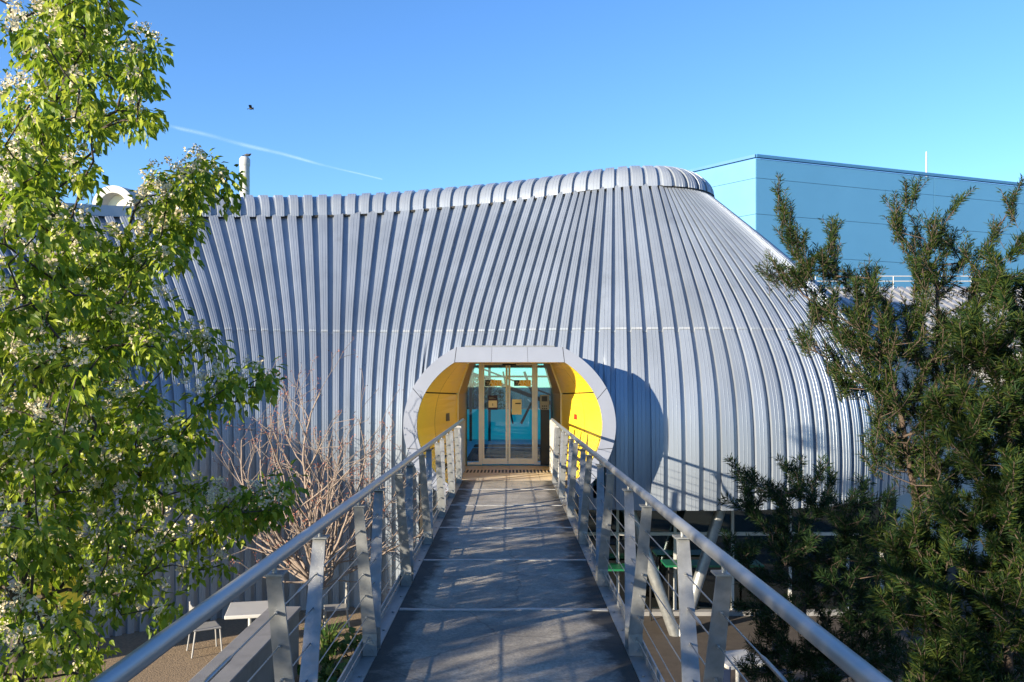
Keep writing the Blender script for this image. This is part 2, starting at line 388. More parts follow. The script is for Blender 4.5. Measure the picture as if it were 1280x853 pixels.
# roof cap: its own sheets, spaced along the eave
OCAP = 4.60
sl = np.arange(-9.9, 13.4, 0.02)
kk = (np.interp(sl + .1, S, TH) - np.interp(sl - .1, S, TH)) / .2
wl_ = np.maximum(.08, 1 - kk * OCAP); cum = np.concatenate([[0], np.cumsum(wl_ * .02)[:-1]])
ncap = int(cum[-1] / 0.345); cap_s = np.interp(np.linspace(0, cum[-1], ncap + 1), cum, sl)
def cap_pt(s, w, h):
    x, y, nx, ny = plan(s); zs = zseam(s)
    o = OCAP + 1.4 * (1 - np.cos(w * math.pi / 2)); z = zs + .0 + .74 * np.sin(w * math.pi / 2)
    do, dz = 1.4 * np.sin(w * math.pi / 2), .74 * np.cos(w * math.pi / 2); q = np.sqrt(do * do + dz * dz)
    return np.stack([x - nx * o + nx * dz / q * h, y - ny * o + ny * dz / q * h, z + do / q * h], -1)
W = np.linspace(0, 1, 11)
for a, b in zip(cap_s[:-1], cap_s[1:]):
    V = []; F = []; base = 0; PROF = prof((a + b) / 2)
    for (qa, ha), (qb, hb) in zip(PROF[:-1], PROF[1:]):
        for q, hh in ((qa, ha), (qb, hb)):
            V.append(cap_pt(a + q * (b - a), W, hh * HR * 0.85 * (1 - .4 * W)))
        r = np.arange(10); F.append(np.stack([base + r, base + 11 + r, base + 12 + r, base + r + 1], -1)); base += 22
    link_mesh('cap_panel', np_mesh('cap_panel', np.concatenate(V), np.concatenate(F), True), M['cap'], building)
# strip closing the gap under the cap, eave shadow painted in near-black, and flat roof behind
ss = np.arange(-17.4, 13.3, 0.15); V = []; F = []
for s in ss:
    for o, z in ((4.56, zseam(s) - .03), (4.56, zseam(s) + .02), (4.9, zseam(s) + .02)):
        x, y, nx, ny = plan(s); V.append((x - nx * o, y - ny * o, z))
for i in range(len(ss) - 1):
    for k in range(2): F.append((3 * i + k, 3 * i + 3 + k, 3 * i + 4 + k, 3 * i + 1 + k))
link_mesh('eave_shadow_strip', np_mesh('eave_shadow_strip', np.array(V), np.array(F)), M['dark'], building)
ss = np.arange(-17.4, 0.2, 0.3); V = []; F = []
for s in ss:
    for o, dz in ((5.98, .73), (7.4, .70)):
        x, y, nx, ny = plan(s); V.append((x - nx * o, y - ny * o, zseam(s) + (dz if s > -9.9 else .16)))
for i in range(len(ss) - 1): F.append((2 * i, 2 * i + 2, 2 * i + 3, 2 * i + 1))
link_mesh('roof', np_mesh('roof', np.array(V), np.array(F)), M['cap'], building)
# flat coping on the far left where the rounded cap ends
mb = MB(); ss = list(np.arange(-17.4, -9.8, 0.3))
for a, b in zip(ss[:-1], ss[1:]):
    def cp(s, o, z): x, y, nx, ny = plan(s); return (x - nx * o, y - ny * o, z + zseam(s))
    mb.quad(cp(a, 4.45, -.05), cp(b, 4.45, -.05), cp(b, 4.45, .2), cp(a, 4.45, .2)); mb.quad(cp(a, 4.45, .2), cp(b, 4.45, .2), cp(b, 5.4, .2), cp(a, 5.4, .2))
mb.build('coping', M['cap'], building)
# lip under the overhanging right-hand part, soffit
mb = MB(); ss = [q for q in np.arange(-3.0, 13.3, 0.25)]
for a, b in zip(ss[:-1], ss[1:]):
    pa = [surf(np.array([a]), np.array([2.1]), h)[0] for h in (-.06, .02)]; pb = [surf(np.array([b]), np.array([2.1]), h)[0] for h in (-.06, .02)]
    for p in pa + pb: p[2] = 2.1
    up = lambda p, z: (p[0], p[1], z)
    mb.quad(up(pa[1], 2.085), up(pb[1], 2.085), up(pb[0], 2.085), up(pa[0], 2.085)); mb.quad(up(pa[0], 2.085), up(pb[0], 2.085), up(pb[0], 2.3), up(pa[0], 2.3))
mb.build('bottom_trim', M['shell'], building)
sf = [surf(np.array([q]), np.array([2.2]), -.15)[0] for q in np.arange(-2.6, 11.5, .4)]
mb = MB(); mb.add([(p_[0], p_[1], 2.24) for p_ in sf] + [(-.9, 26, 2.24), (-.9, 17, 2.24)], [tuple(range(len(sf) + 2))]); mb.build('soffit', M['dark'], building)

# portal frame: flat-faced grey cladding panels round the opening
frame = MB(); 
def ring_xy(kind, ang):
    a, b, c = {'o': (133, 113, 98), 'i': (116, 98, 79)}[kind]
    return ring_pt(a, b, c, ang)
def corner_ang(b, c): return math.asin(c / b)
def frame_segment(t0, t1, n, side):
    """t: 0 = bottom, 1 = top corner, along one side"""
    mb = MB(); D = 2.0
    oo, ii = [], []
    for k in range(n + 1):
        t = t0 + (t1 - t0) * k / n
        ao = -math.pi / 2 + t * (math.pi / 2 + corner_ang(113, 98)); ai = -math.pi / 2 + t * (math.pi / 2 + corner_ang(98, 79))
        xo, zo = ring_xy('o', ao); xi, zi = ring_xy('i', ai)
        oo.append((xo * side, zo)); ii.append((xi * side, zi))
    return oo, ii
def emit_frame(oo, ii, g=0.0):
    mb = MB()
    for k in range(len(oo) - 1):
        (x0, z0), (x1, z1), (u0, w0), (u1, w1) = oo[k], oo[k + 1], ii[k], ii[k + 1]
        mb.quad((x0, RING_Y, z0), (x1, RING_Y, z1), (u1, RING_Y, w1), (u0, RING_Y, w0))
        mb.quad((x0, RING_Y, z0), (x1, RING_Y, z1), (x1, 17.9, z1), (x0, 17.9, z0))
        mb.quad((u0, RING_Y, w0), (u1, RING_Y, w1), (u1, RING_Y + .06, w1), (u0, RING_Y + .06, w0))
    for (x, z), (u, w) in ((oo[0], ii[0]), (oo[-1], ii[-1])):
        mb.quad((x, RING_Y, z), (u, RING_Y, w), (u, RING_Y + .06, w), (x, RING_Y + .06, z))
    return mb
pf = MB()
for side in (-1, 1):
    oo, ii = frame_segment(0, 1, 40, side)
    for k in range(40):
        pf.quad((oo[k][0] * .998, RING_Y + .02, oo[k][1]), (oo[k + 1][0] * .998, RING_Y + .02, oo[k + 1][1]), (ii[k + 1][0], RING_Y + .02, ii[k + 1][1]), (ii[k][0], RING_Y + .02, ii[k][1]))
zt_o = RC[1] + 98 * KR; zt_i = RC[1] + 79 * KR
xco, xci = ring_xy('o', corner_ang(113, 98))[0], ring_xy('i', corner_ang(98, 79))[0]
pf.quad((-xco, RING_Y + .02, zt_o - .004), (xco, RING_Y + .02, zt_o - .004), (xci, RING_Y + .02, zt_i + .004), (-xci, RING_Y + .02, zt_i + .004))
pfo = pf.build('portal_frame', M['dark'], building)
for side in (-1, 1):
    for t0, t1 in ((0.02, .26), (.263, .50), (.503, .76), (.763, .998)):
        oo, ii = frame_segment(t0, t1, 12, side)
        emit_frame(oo, ii).build('frame_panel', M['portal'], pfo)
for f0, f1 in ((-.996, -.335), (-.330, .330), (.335, .996)):
    emit_frame([(xco * f0, zt_o), (xco * f1, zt_o)], [(xci * f0, zt_i), (xci * f1, zt_i)]).build('frame_panel', M['portal'], pfo)
MB().box(-xco * .85, xco * .85, RING_Y + .05, RING_Y + 1.2, zt_o + .004, zt_o + .03).build('top_flashing', M['galv'], building)

# yellow funnel lining
END_Y = 18.0
def front_pt(s):      # s 0 bottom, .5 chamfer start, .75 top corner, 1 top centre
    tt = {0: .18, .5: .78, .75: 1.0}
    if s <= .75:
        t = np.interp(s, [0, .5, .75], [.18, .80, 1.0]); a = -math.pi / 2 + t * (math.pi / 2 + corner_ang(98, 79))
        return ring_xy('i', a)
    return (xci * (1 - (s - .75) / .25), zt_i)
def end_pt(s):
    return (float(np.interp(s, [0, .5, .75, 1], [1.10, 1.10, .875, 0])), float(np.interp(s, [0, .5, .75, 1], [2.4, 4.31, 4.95, 4.95])))
lining = MB()
def lin(s, t):
    a, b = front_pt(s), end_pt(s); return Vector((a[0] + (b[0] - a[0]) * t, RING_Y + .06 + (END_Y - RING_Y - .06) * t, a[1] + (b[1] - a[1]) * t))
def mir(v, sd): return Vector((v.x * sd, v.y, v.z))
lb = MB()
for sd in (-1, 1):
    for i in range(24):
        a, b = i / 24, (i + 1) / 24; n = Vector((.02, 0, .01))
        lb.quad(*[mir(lin(q, t) + n, sd) for q, t in ((a, 0), (b, 0), (b, 1), (a, 1))])
lbo = lb.build('portal_lining', M['dark'], building)
for sd in (-1, 1):
    for s0, s1 in ((0, .245), (.25, .496), (.503, .748), (.753, 1.0)):
        for t0, t1 in ((0.0, .397), (.403, 1.0)):
            mb = MB(); n = 8
            for i in range(n):
                a = s0 + (s1 - s0) * i / n; b = s0 + (s1 - s0) * (i + 1) / n
                mb.add([mir(lin(q, t), sd) for q, t in ((a, t0), (b, t0), (b, t1), (a, t1))], [(0, 1, 2, 3)])
            mb.build('lining_panel', M['yellow'], lbo)
# reveal between lining and doors
DOOR_Y = 18.5
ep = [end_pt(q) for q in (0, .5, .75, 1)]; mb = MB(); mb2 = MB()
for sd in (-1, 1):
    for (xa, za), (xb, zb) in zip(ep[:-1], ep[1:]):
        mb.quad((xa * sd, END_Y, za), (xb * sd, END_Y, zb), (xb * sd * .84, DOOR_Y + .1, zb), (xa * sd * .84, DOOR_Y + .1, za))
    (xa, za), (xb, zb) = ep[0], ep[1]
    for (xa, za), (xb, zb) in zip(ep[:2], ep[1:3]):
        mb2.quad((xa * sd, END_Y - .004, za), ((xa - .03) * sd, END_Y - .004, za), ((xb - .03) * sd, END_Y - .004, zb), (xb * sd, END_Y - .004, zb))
mb.build('door_reveal', M['shaded_yellow'], building)
mb2.build('reveal_edge', M['cream'], building)

# glazed entrance
KD = DOOR_Y / FPX
def dx(px): return (px - 637) * KD
ZB, ZT = DECKZ + .02, CAMZ + 27 * KD + .03
ef = MB()
for a, b in ((598.5, 602.5), (667.8, 672)): ef.box(dx(a), dx(b), DOOR_Y - .03, DOOR_Y + .05, ZB, ZT - .002)
ef.box(dx(583), dx(691), DOOR_Y - .02, DOOR_Y + .05, ZT, ZT + .08)
for a, b in ((584.5, 598.5), (672, 689.5)): ef.box(dx(a), dx(b), DOOR_Y - .02, DOOR_Y + .04, ZB, ZB + .05)
efo = ef.build('entrance_frame', M['frame'], building)
for a, b in ((584.5, 598.5), (672, 689.5)):
    MB().box(dx(a), dx(b), DOOR_Y, DOOR_Y + .012, ZB + .05, ZT).build('side_pane', M['doorglass'], efo)
MB().box(dx(628), dx(645), DOOR_Y - .10, DOOR_Y - .021, ZT - .08, ZT - .01).build('door_sensor', M['black'], efo)

def text_mesh(txt, size, extr):
    cu = bpy.data.curves.new('txt', 'FONT'); cu.body = txt; cu.size = size; cu.extrude = extr; cu.align_x = 'CENTER'; cu.align_y = 'CENTER'
    ob = bpy.data.objects.new('txt', cu); COL.objects.link(ob); dg = bpy.context.evaluated_depsgraph_get()
    me = bpy.data.meshes.new_from_object(ob.evaluated_get(dg)); bpy.data.objects.remove(ob); bpy.data.curves.remove(cu)
    me.transform(Matrix.Rotation(R(90), 4, 'X')); return me
for a, b, sx in ((602.8, 634.6, 606.2), (635.4, 667.6, 642.6)):
    d = MB(); y0, y1 = DOOR_Y - .015, DOOR_Y + .025
    d.box(dx(a), dx(a) + .045, y0, y1, ZB + .01, ZT - .03); d.box(dx(b) - .045, dx(b), y0, y1, ZB + .01, ZT - .03)
    d.box(dx(a) + .045, dx(b) - .045, y0, y1, ZB + .01, ZB + .13); d.box(dx(a) + .045, dx(b) - .045, y0, y1, ZT - .075, ZT - .03)
    do = d.build('sliding_door', M['frame'], building)
    MB().box(dx(a) + .045, dx(b) - .045, DOOR_Y, DOOR_Y + .01, ZB + .13, ZT - .075).build('glass_pane', M['doorglass'], do)
    zc = CAMZ + 2 * KD; zh = 3.7 * KD; x0 = dx(sx)
    MB().box(x0, x0 + 7 * KD, DOOR_Y - .006, DOOR_Y - .003, zc - zh, zc + zh).build('crest_sticker', M['black'], do)
    cr = MB()      # pale crest: shield over two bars
    cx = x0 + 3.5 * KD
    cr.add([(cx - .026, DOOR_Y - .008, zc + .035), (cx + .026, DOOR_Y - .008, zc + .035), (cx + .026, DOOR_Y - .008, zc + .005), (cx, DOOR_Y - .008, zc - .022), (cx - .026, DOOR_Y - .008, zc + .005)], [(0, 1, 2, 3, 4)])
    cr.box(cx - .04, cx + .04, DOOR_Y - .0085, DOOR_Y - .0075, zc - .045, zc - .032)
    cr.build('crest', M['greyplastic'], do)
    MB().box(x0 + 7 * KD, x0 + 21 * KD, DOOR_Y - .006, DOOR_Y - .003, zc - zh, zc + zh).build('name_sticker', M['gold'], do)
    tm = text_mesh('ANU', .15, .0008); tm.transform(Matrix.Translation((x0 + 14 * KD, DOOR_Y - .0078, zc)))
    link_mesh('lettering', tm, M['palegold'], do)
def notice(x0, x1, y0, y1, m_, label, border=None):
    z1, z0 = CAMZ - (y0 - 481) * KD, CAMZ - (y1 - 481) * KD
    o = empty('door_notice', (dx((x0 + x1) / 2), DOOR_Y - .0045, z0), label, 'notice')
    MB().box(dx(x0), dx(x1), DOOR_Y - .0055, DOOR_Y - .0035, z0, z1).build('sheet', m_, o)
    return o, z0, z1
o, z0, z1 = notice(609.8, 622, 494.5, 512.5, M['purple'], 'purple notice with white centre on the glass door')
MB().box(dx(610.6), dx(621.2), DOOR_Y - .0075, DOOR_Y - .0058, z0 + .05, z1 - .11).build('white_panel', M['paper'], o)
mb = MB(); mb.box(dx(615.4), dx(616.4), DOOR_Y - .0085, DOOR_Y - .0076, z0 + .09, z0 + .14); mb.box(dx(611.5), dx(620), DOOR_Y - .0085, DOOR_Y - .0076, z1 - .075, z1 - .06); mb.box(dx(611.5), dx(617), DOOR_Y - .0085, DOOR_Y - .0076, z1 - .05, z1 - .035)
mb.build('print', M['greyplastic'], o)
o, z0, z1 = notice(639.8, 652, 499.5, 518.5, M['cream'], 'cream paper notice with one dark line on the glass door')
MB().box(dx(644), dx(651), DOOR_Y - .0075, DOOR_Y - .0058, z1 - .10, z1 - .075).build('print', M['black'], o)
# card reader on its stand beside the doors
o = empty('access_reader', (dx(680.6), DOOR_Y - .25, ZB), 'grey keypad access reader on a dark stand right of the glass doors', 'card reader')
KX = (DOOR_Y - .25) / FPX
rx = lambda p: (p - 637) * KX
rz = lambda p: CAMZ - (p - 481) * KX
MB().cbox(rx(674.8), rx(686.6), DOOR_Y - .27, DOOR_Y - .2, rz(512.5), rz(494), .008).build('housing', M['greyplastic'], o)
MB().box(rx(677), rx(684), DOOR_Y - .276, DOOR_Y - .2705, rz(502), rz(495.5)).build('screen', M['black'], o)
mb = MB()
for i in range(3):
    for j in range(2): mb.box(rx(677.5 + 2.3 * i), rx(679 + 2.3 * i), DOOR_Y - .278, DOOR_Y - .2705, rz(507 + 3 * j + 1.6), rz(507 + 3 * j))
mb.build('keypad', M['black'], o)
MB().cbox(rx(676), rx(687), DOOR_Y - .2, DOOR_Y - .06, ZB, rz(512.6), .01).build('stand', M['black'], o)

# lobby and open court behind the doors
lob = MB(); lob.box(-4.5, 4.5, DOOR_Y + .12, 27.85, DECKZ - .1, DECKZ + .012)
lob.build('lobby_floor', M['teal'], building)
m_, nt, N, L, Pn = nodes_of('teal_translucent_wall')  # wall made translucent so sky behind it brightens the view through the doors
tb = N.new('ShaderNodeBsdfTranslucent'); tb.inputs[0].default_value = (.04, .62, .78, 1); Pn.inputs['Base Color'].default_value = (.03, .45, .58, 1); Pn.inputs['Roughness'].default_value = .3
nz = N.new('ShaderNodeTexNoise'); nz.inputs['Scale'].default_value = 1.4; rp = N.new('ShaderNodeValToRGB'); rp.color_ramp.elements[0].color = (.03, .80, .72, 1); rp.color_ramp.elements[1].color = (.10, .95, .86, 1); L.new(nz.outputs[0], rp.inputs[0]); L.new(rp.outputs[0], tb.inputs[0])
mx = N.new('ShaderNodeMixShader'); mx.inputs[0].default_value = .88; L.new(Pn.outputs[0], mx.inputs[1]); L.new(tb.outputs[0], mx.inputs[2]); L.new(mx.outputs[0], N['Material Output'].inputs[0])
M['tealscreen'] = m_
M['tealglass'] = glass_mat('teal_glass', (.50, .80, .88), .02, .08)
for i in range(6): MB().box(-4.5 + i * 1.5 + .005, -3.0 + i * 1.5 - .005, 27.0, 27.02, DECKZ + .012, 3.72).build('teal_screen', M['tealscreen'], building)
for i in range(6): MB().box(-4.5 + i * 1.5 + .005, -3.0 + i * 1.5 - .005, 27.0, 27.02, 3.74, 6.4).build('teal_pane', M['tealglass'], building)
MB().box(-6, 6, 27.9, 40, 2.0, DECKZ).build('rear_terrace', M['concrete'], building)
mb = MB()
for x in (-1.2, -.62, 1.3): mb.box(x - .04, x + .04, 26.3, 26.38, DECKZ, 5.6)
mb.box(-4, 4, 26.3, 26.38, 5.02, 5.1); mb.box(-4, 4, 26.3, 26.38, 4.72, 4.78); mb.tube([(-1.6, 26.5, 5.0), (2.4, 26.5, 3.5)], .07, 6); mb.tube([(-1.0, 26.5, 5.05), (2.4, 26.5, 3.75)], .03, 6)
mb.tube([(.45, 26.2, 4.9), (.75, 26.2, 4.1), (.35, 26.2, 3.3)], .045, 6); mb.tube([(-.2, 26.2, 4.9), (.1, 26.2, 3.3)], .03, 6)
mb.build('stair_frame', M['black'], building)
MB().box(-1.0, .95, 19.4, 23.2, DECKZ + .014, DECKZ + .028).build('entrance_mat', M['mat'], building)
MB().box(-1.0, 1.0, 23.6, 24.6, DECKZ + .014, DECKZ + .03).build('entrance_mat', M['mat'], building)
mb = MB(); mb.box(-4.7, -4.5, 18.6, 28, 2.3, 5.6); mb.box(4.5, 4.7, 18.6, 28, 2.3, 5.6)
mb.box(-4.5, ep[0][0] * -1, DOOR_Y + .1, DOOR_Y + .2, 2.3, 5.6); mb.box(ep[0][0], 4.5, DOOR_Y + .1, DOOR_Y + .2, 2.3, 5.6); mb.box(-1.1, 1.1, DOOR_Y + .1, DOOR_Y + .2, ZT + .1, 5.6)
mb.build('lobby_wall', M['paleteal'], building)

# undercroft glazing below the overhang
UG = 18.6
mb = MB()
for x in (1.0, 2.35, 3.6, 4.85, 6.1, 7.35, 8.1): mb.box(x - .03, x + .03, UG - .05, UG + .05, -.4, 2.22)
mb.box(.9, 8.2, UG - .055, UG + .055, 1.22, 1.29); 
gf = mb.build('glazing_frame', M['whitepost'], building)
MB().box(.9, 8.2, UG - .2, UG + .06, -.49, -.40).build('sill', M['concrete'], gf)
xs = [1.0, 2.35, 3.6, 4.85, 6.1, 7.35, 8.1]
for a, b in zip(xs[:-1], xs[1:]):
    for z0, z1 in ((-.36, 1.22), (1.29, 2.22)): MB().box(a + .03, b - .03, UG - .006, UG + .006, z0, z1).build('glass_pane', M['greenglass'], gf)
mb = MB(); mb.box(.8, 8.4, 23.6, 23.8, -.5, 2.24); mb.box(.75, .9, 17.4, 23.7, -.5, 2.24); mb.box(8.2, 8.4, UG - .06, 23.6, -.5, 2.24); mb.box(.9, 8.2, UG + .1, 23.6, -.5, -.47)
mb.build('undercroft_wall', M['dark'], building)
for y, x0, x1, z in ((17.75, 1.5, 3.1, .62), (17.75, 3.25, 5.3, .70)):
    gc = MB().box(x0, x1, y, y + .6, z, z + .04).build('green_counter', M['greentop'], building)
    for q in (x0 + .12, x1 - .12): MB().tube([(q, y + .3, -.49), (q, y + .3, z)], .025, 8).build('leg', M['black'], gc)
YB = 17.0
foot = PX(848, 797, YB); foot.z = -.5
for px_, py_ in ((906, 640), (781, 640)):
    t = PX(px_, py_, YB); t.z = 2.3; t = foot + (t - foot) * 1.0
    MB().tube([foot + Vector((.06 if px_ > 848 else -.06, 0, 0)), t], .112, 20).build('strut', M['galv'], building)  # white tubes given the grey steel, their shade put into the colour

# ------------------------------------------------------------------ things fixed in the portal
p = lin(.30, .72)
o = empty('intercom_panel', (-p.x, p.y, p.z), 'small bronze intercom plate on the yellow portal wall', 'intercom')
o.location = (-1.17, 17.42, CAMZ - 36 * 17.4 / FPX)
def local_box(name, m_, parent, x0, x1, y0, y1, z0, z1):
    b = MB(); b.cbox(x0, x1, y0, y1, z0, z1, .004); ob = b.build(name, m_, None); ob.parent = parent; ob.location = (0, 0, 0); return ob
ang = math.atan2(lin(.3, 1).x - lin(.3, .4).x, lin(.3, 1).y - lin(.3, .4).y)
def on_lining(s, t, sd):
    v = mir(lin(s, t), sd); tt = (mir(lin(s, t + .05), sd) - v).normalized(); ss_ = (mir(lin(s + .03, t), sd) - v).normalized()
    n = tt.cross(ss_).normalized()
    if n.x * sd > 0: n = -n
    up = (Vector((0, 0, 1)) - n * n.z).normalized(); xa = up.cross(n).normalized()
    return v, Matrix((xa, n, up)).transposed().to_4x4()
def find_lining(px, py, sd):
    best = None
    for i in range(5, 60):
        for j in range(45, 98):
            v = mir(lin(i / 100, j / 100), sd); x = 637 + v.x / v.y * FPX; y = 481 - (v.z - CAMZ) / v.y * FPX
            e = (x - px) ** 2 + (y - py) ** 2
            if best is None or e < best[0]: best = (e, i / 100, j / 100)
    return best[1:]
si, ti = find_lining(559.5, 518, -1); v, Rm = on_lining(si, ti, -1)
o.location = v + Rm.to_3x3() @ Vector((0, .002, 0)); o.rotation_euler = Rm.to_euler()
local_box('plate', M['brass'], o, -.12, .12, 0, .02, -.13, .13)
local_box('button', M['greyplastic'], o, -.06, .06, .021, .035, -.09, -.01); local_box('speaker', M['black'], o, -.06, .06, .021, .03, .03, .09)
si, ti = find_lining(719.5, 519, 1); v, Rm = on_lining(si, ti, 1)
o = empty('alarm_beacon', v + Rm.to_3x3() @ Vector((0, .002, 0)), 'red square alarm beacon on the sunlit yellow portal wall', 'alarm'); o.rotation_euler = Rm.to_euler()
local_box('base', M['red'], o, -.10, .10, 0, .03, -.09, .09); local_box('lens', M['red'], o, -.075, .075, .031, .09, -.06, .06)

# ------------------------------------------------------------------ footbridge
def dz(y): return DECKZ + (0.0005 * (9 - y) if y < 9 else 0.0)
XL, XR = -0.86, 0.765
bridge = empty('footbridge', (0, 8, 0), 'narrow concrete footbridge with splayed steel posts, cables and tubular handrails', 'footbridge')
YS = [-3, -1, 0, 1.5, 3, 4.5, 6, 7.5, 9, 11, 13, 15.6]
def along(x0, x1, z0, z1, y0, y1, mb):
    ys = [y0] + [y for y in YS if y0 < y < y1] + [y1]; vs = []; fs = []
    for y in ys: vs += [(x0, y, dz(y) + z0), (x1, y, dz(y) + z0), (x1, y, dz(y) + z1), (x0, y, dz(y) + z1)]
    for i in range(len(ys) - 1):
        for k in range(4): fs.append((4 * i + k, 4 * i + (k + 1) % 4, 4 * i + 4 + (k + 1) % 4, 4 * i + 4 + k))
    n = 4 * (len(ys) - 1); fs += [(3, 2, 1, 0), (n, n + 1, n + 2, n + 3)]
    mb.add(vs, fs); return mb
deck = along(XL - .085, XR + .085, -.2, 0, -3, 15.6, MB()).build('deck', M['deck'], bridge)
for y in (0.9, 2.82, 4.73, 6.62, 8.50, 10.42, 12.35, 14.25):
    mb = MB(); n = 14
    for i in range(n):      # slightly wavy flat bar
        a, b = XL + .005 + (XR - XL - .01) * i / n, XL + .005 + (XR - XL - .01) * (i + 1) / n
        f = lambda x: .012 * math.sin(x * 5 + y) + .006 * math.sin(x * 13)
        w = .026; z0, z1 = dz(y) - .01, dz(y) + .008
        vs = []
        for x in (a, b): vs += [(x, y - w + f(x), z0), (x, y - w + f(x), z1), (x, y + w + f(x), z1), (x, y + w + f(x), z0)]
        mb.add(vs, [(0, 4, 5, 1), (1, 5, 6, 2), (2, 6, 7, 3)])
    mb.build('joint_strip', M['strip'], deck)
for sd, xe in ((-1, XL), (1, XR)):
    mb = MB(); xa, xb = sorted((xe, xe + sd * .085)); along(xa, xb, .002, .010, -3, 15.6, mb)
    xa, xb = sorted((xe + sd * .085, xe + sd * .095)); along(xa, xb, -.26, .105, -3, 15.6, mb)
    y = -2.6
    while y < 15.5:     # bolt heads
        mb.tube([(xe + sd * .084, y, dz(y) + .06), (xe + sd * .072, y, dz(y) + .06)], .012, 6); mb.tube([(xe + sd * .03, y, dz(y) + .009), (xe + sd * .03, y, dz(y) + .018)], .011, 6); y += .48
    mb.build('edge_angle', M['galv'], bridge)
mb = MB()
for x in (XL + .15, XR - .15): mb.box(x - .06, x + .06, -3, 15.6, DECKZ - .55, DECKZ - .21)
mb.build('deck_beam', M['galv'], bridge)
HT = .985
def make_post(sd, xb, xt, yb, yt):
    zb, ztop = dz(yb) + .012, dz(yt) + HT; w0, w1, th = .045, .031, .007
    mb = MB(); vs = []
    for x, y, z, w in ((xb, yb, zb, w0), (xb, yb, zb + .14, w0), (xt, yt, ztop, w1)):
        vs += [(x - w, y - th, z), (x + w, y - th, z), (x + w, y + th, z), (x - w, y + th, z)]
    fs = [(3, 2, 1, 0), (8, 9, 10, 11)]
    for i in range(2):
        for k in range(4): fs.append((4 * i + k, 4 * i + (k + 1) % 4, 4 * i + 4 + (k + 1) % 4, 4 * i + 4 + k))
    mb.add(vs, fs)
    w = .012     # folded side flange on the outer edge
    vs = []
    for x, y, z, ww in ((xb, yb, zb, w0), (xb, yb, zb + .14, w0), (xt, yt, ztop, w1)):
        q = x + sd * ww; vs += [(q, y + th, z), (q - sd * w, y + th, z), (q - sd * w, y + .05, z), (q, y + .05, z)]
    fs = [(3, 2, 1, 0), (8, 9, 10, 11)]
    for i in range(2):
        for k in range(4): fs.append((4 * i + k, 4 * i + (k + 1) % 4, 4 * i + 4 + (k + 1) % 4, 4 * i + 4 + k))
    mb.add(vs, fs)
    for h in (.035, .095): mb.tube([(xb + .012, yb - th, zb + h), (xb + .012, yb - th - .012, zb + h)], .010, 6)
    for h in CH:         # cable ferrules
        t = h / HT; x = xb + (xt - xb) * t; yy = yb + (yt - yb) * t
        mb.tube([(x, yy - th - .018, dz(yy) + h), (x, yy - th, dz(yy) + h)], .008, 6)
    ob = mb.build('post', M['galv'], bridge)
    c = MB(); c.box(xt - .042, xt + .042, yt - .03, yt + .055, ztop, ztop + .008); c.tube([(xt, yt + .01, ztop + .008), (xt, yt + .01, dz(yt) + RH - .02)], .010, 8)
    c.build('cap_plate', M['galv'], ob)
CH = (.13, .27, .41, .55, .69, .83)
RH = 1.045
for sd, xb, xt in ((-1, -.895, -.945), (1, .805, .86)):
    k = 0; y = 3.54
    while y < 15.3:
        make_post(sd, xb, xt, y, y - .12); make_post(sd, xb, xt, y + .16, y + .70); y += 1.92
    # straight white plates inside the portal
    for yy in (15.75, 16.25, 16.75):
        mb = MB(); mb.box(xt - .05, xt + .05, yy - .012, yy + .012, DECKZ + .01, DECKZ + .99); mb.build('portal_post', M['whitepost'], bridge)
    mb = MB(); mb.box(xt - .05, xt + .05, 17.2, 17.26, DECKZ + .01, DECKZ + 1.04); mb.build('end_post', M['whitepost'], bridge)
    ys = [-3, -1, 0, 1, 2, 3, 4, 5, 6, 7, 8, 9, 10, 12, 14, 16, 17.25]
    mb = MB(); mb.tube([(xt, q, dz(q) + RH) for q in ys], .0275, 20)
    mb.build('handrail', M['rail'], bridge)
    for h in CH:
        x = xb + (xt - xb) * h / HT
        MB().tube([(x, q, dz(q) + h) for q in ys], .0036, 6).build('cable', M['cable'], bridge)
    for q, h in ((2.75, .83), (3.9, .83 if sd < 0 else .69)):     # turnbuckles
        x = xb + (xt - xb) * h / HT; MB().tube([(x, q - .14, dz(q) + h), (x, q - .1, dz(q) + h), (x, q + .1, dz(q) + h), (x, q + .14, dz(q) + h)], [.004, .008, .008, .004], 8).build('turnbuckle', M['cable'], bridge)
# beige landing tiles and the threshold grating
lnd = MB().box(-1.25, 1.2, 15.62, DOOR_Y - .05, DECKZ - .2, DECKZ - .012).build('landing', M['concrete'], bridge)
yt_ = [15.63, 16.25, 16.86]
for y0, y1 in ((15.63, 16.24), (16.25, 16.86), (17.68, DOOR_Y - .06)):
    for i in range(4):
        x0 = -1.15 + i * .5725; MB().box(x0, x0 + .566, y0, y1 - .006, DECKZ - .012, DECKZ).build('tile', M['tile'], lnd)
o = empty('threshold_grating', (0, 17.27, DECKZ), 'beige slotted drain grating in front of the glass doors', 'grating')
MB().box(-.98, .93, 16.865, 17.675, DECKZ - .012, DECKZ - .008).build('channel', M['dark'], o)
mb = MB(); mb.box(-.98, .93, 16.865, 16.95, DECKZ - .008, DECKZ + .001); mb.box(-.98, .93, 17.6, 17.675, DECKZ - .008, DECKZ + .001); mb.build('rim', M['tile'], o)
for i in range(27):
    x = -.975 + i * .0715; MB().box(x, x + .03, 16.951, 17.599, DECKZ - .007, DECKZ + .001).build('bar', M['tile'], o)

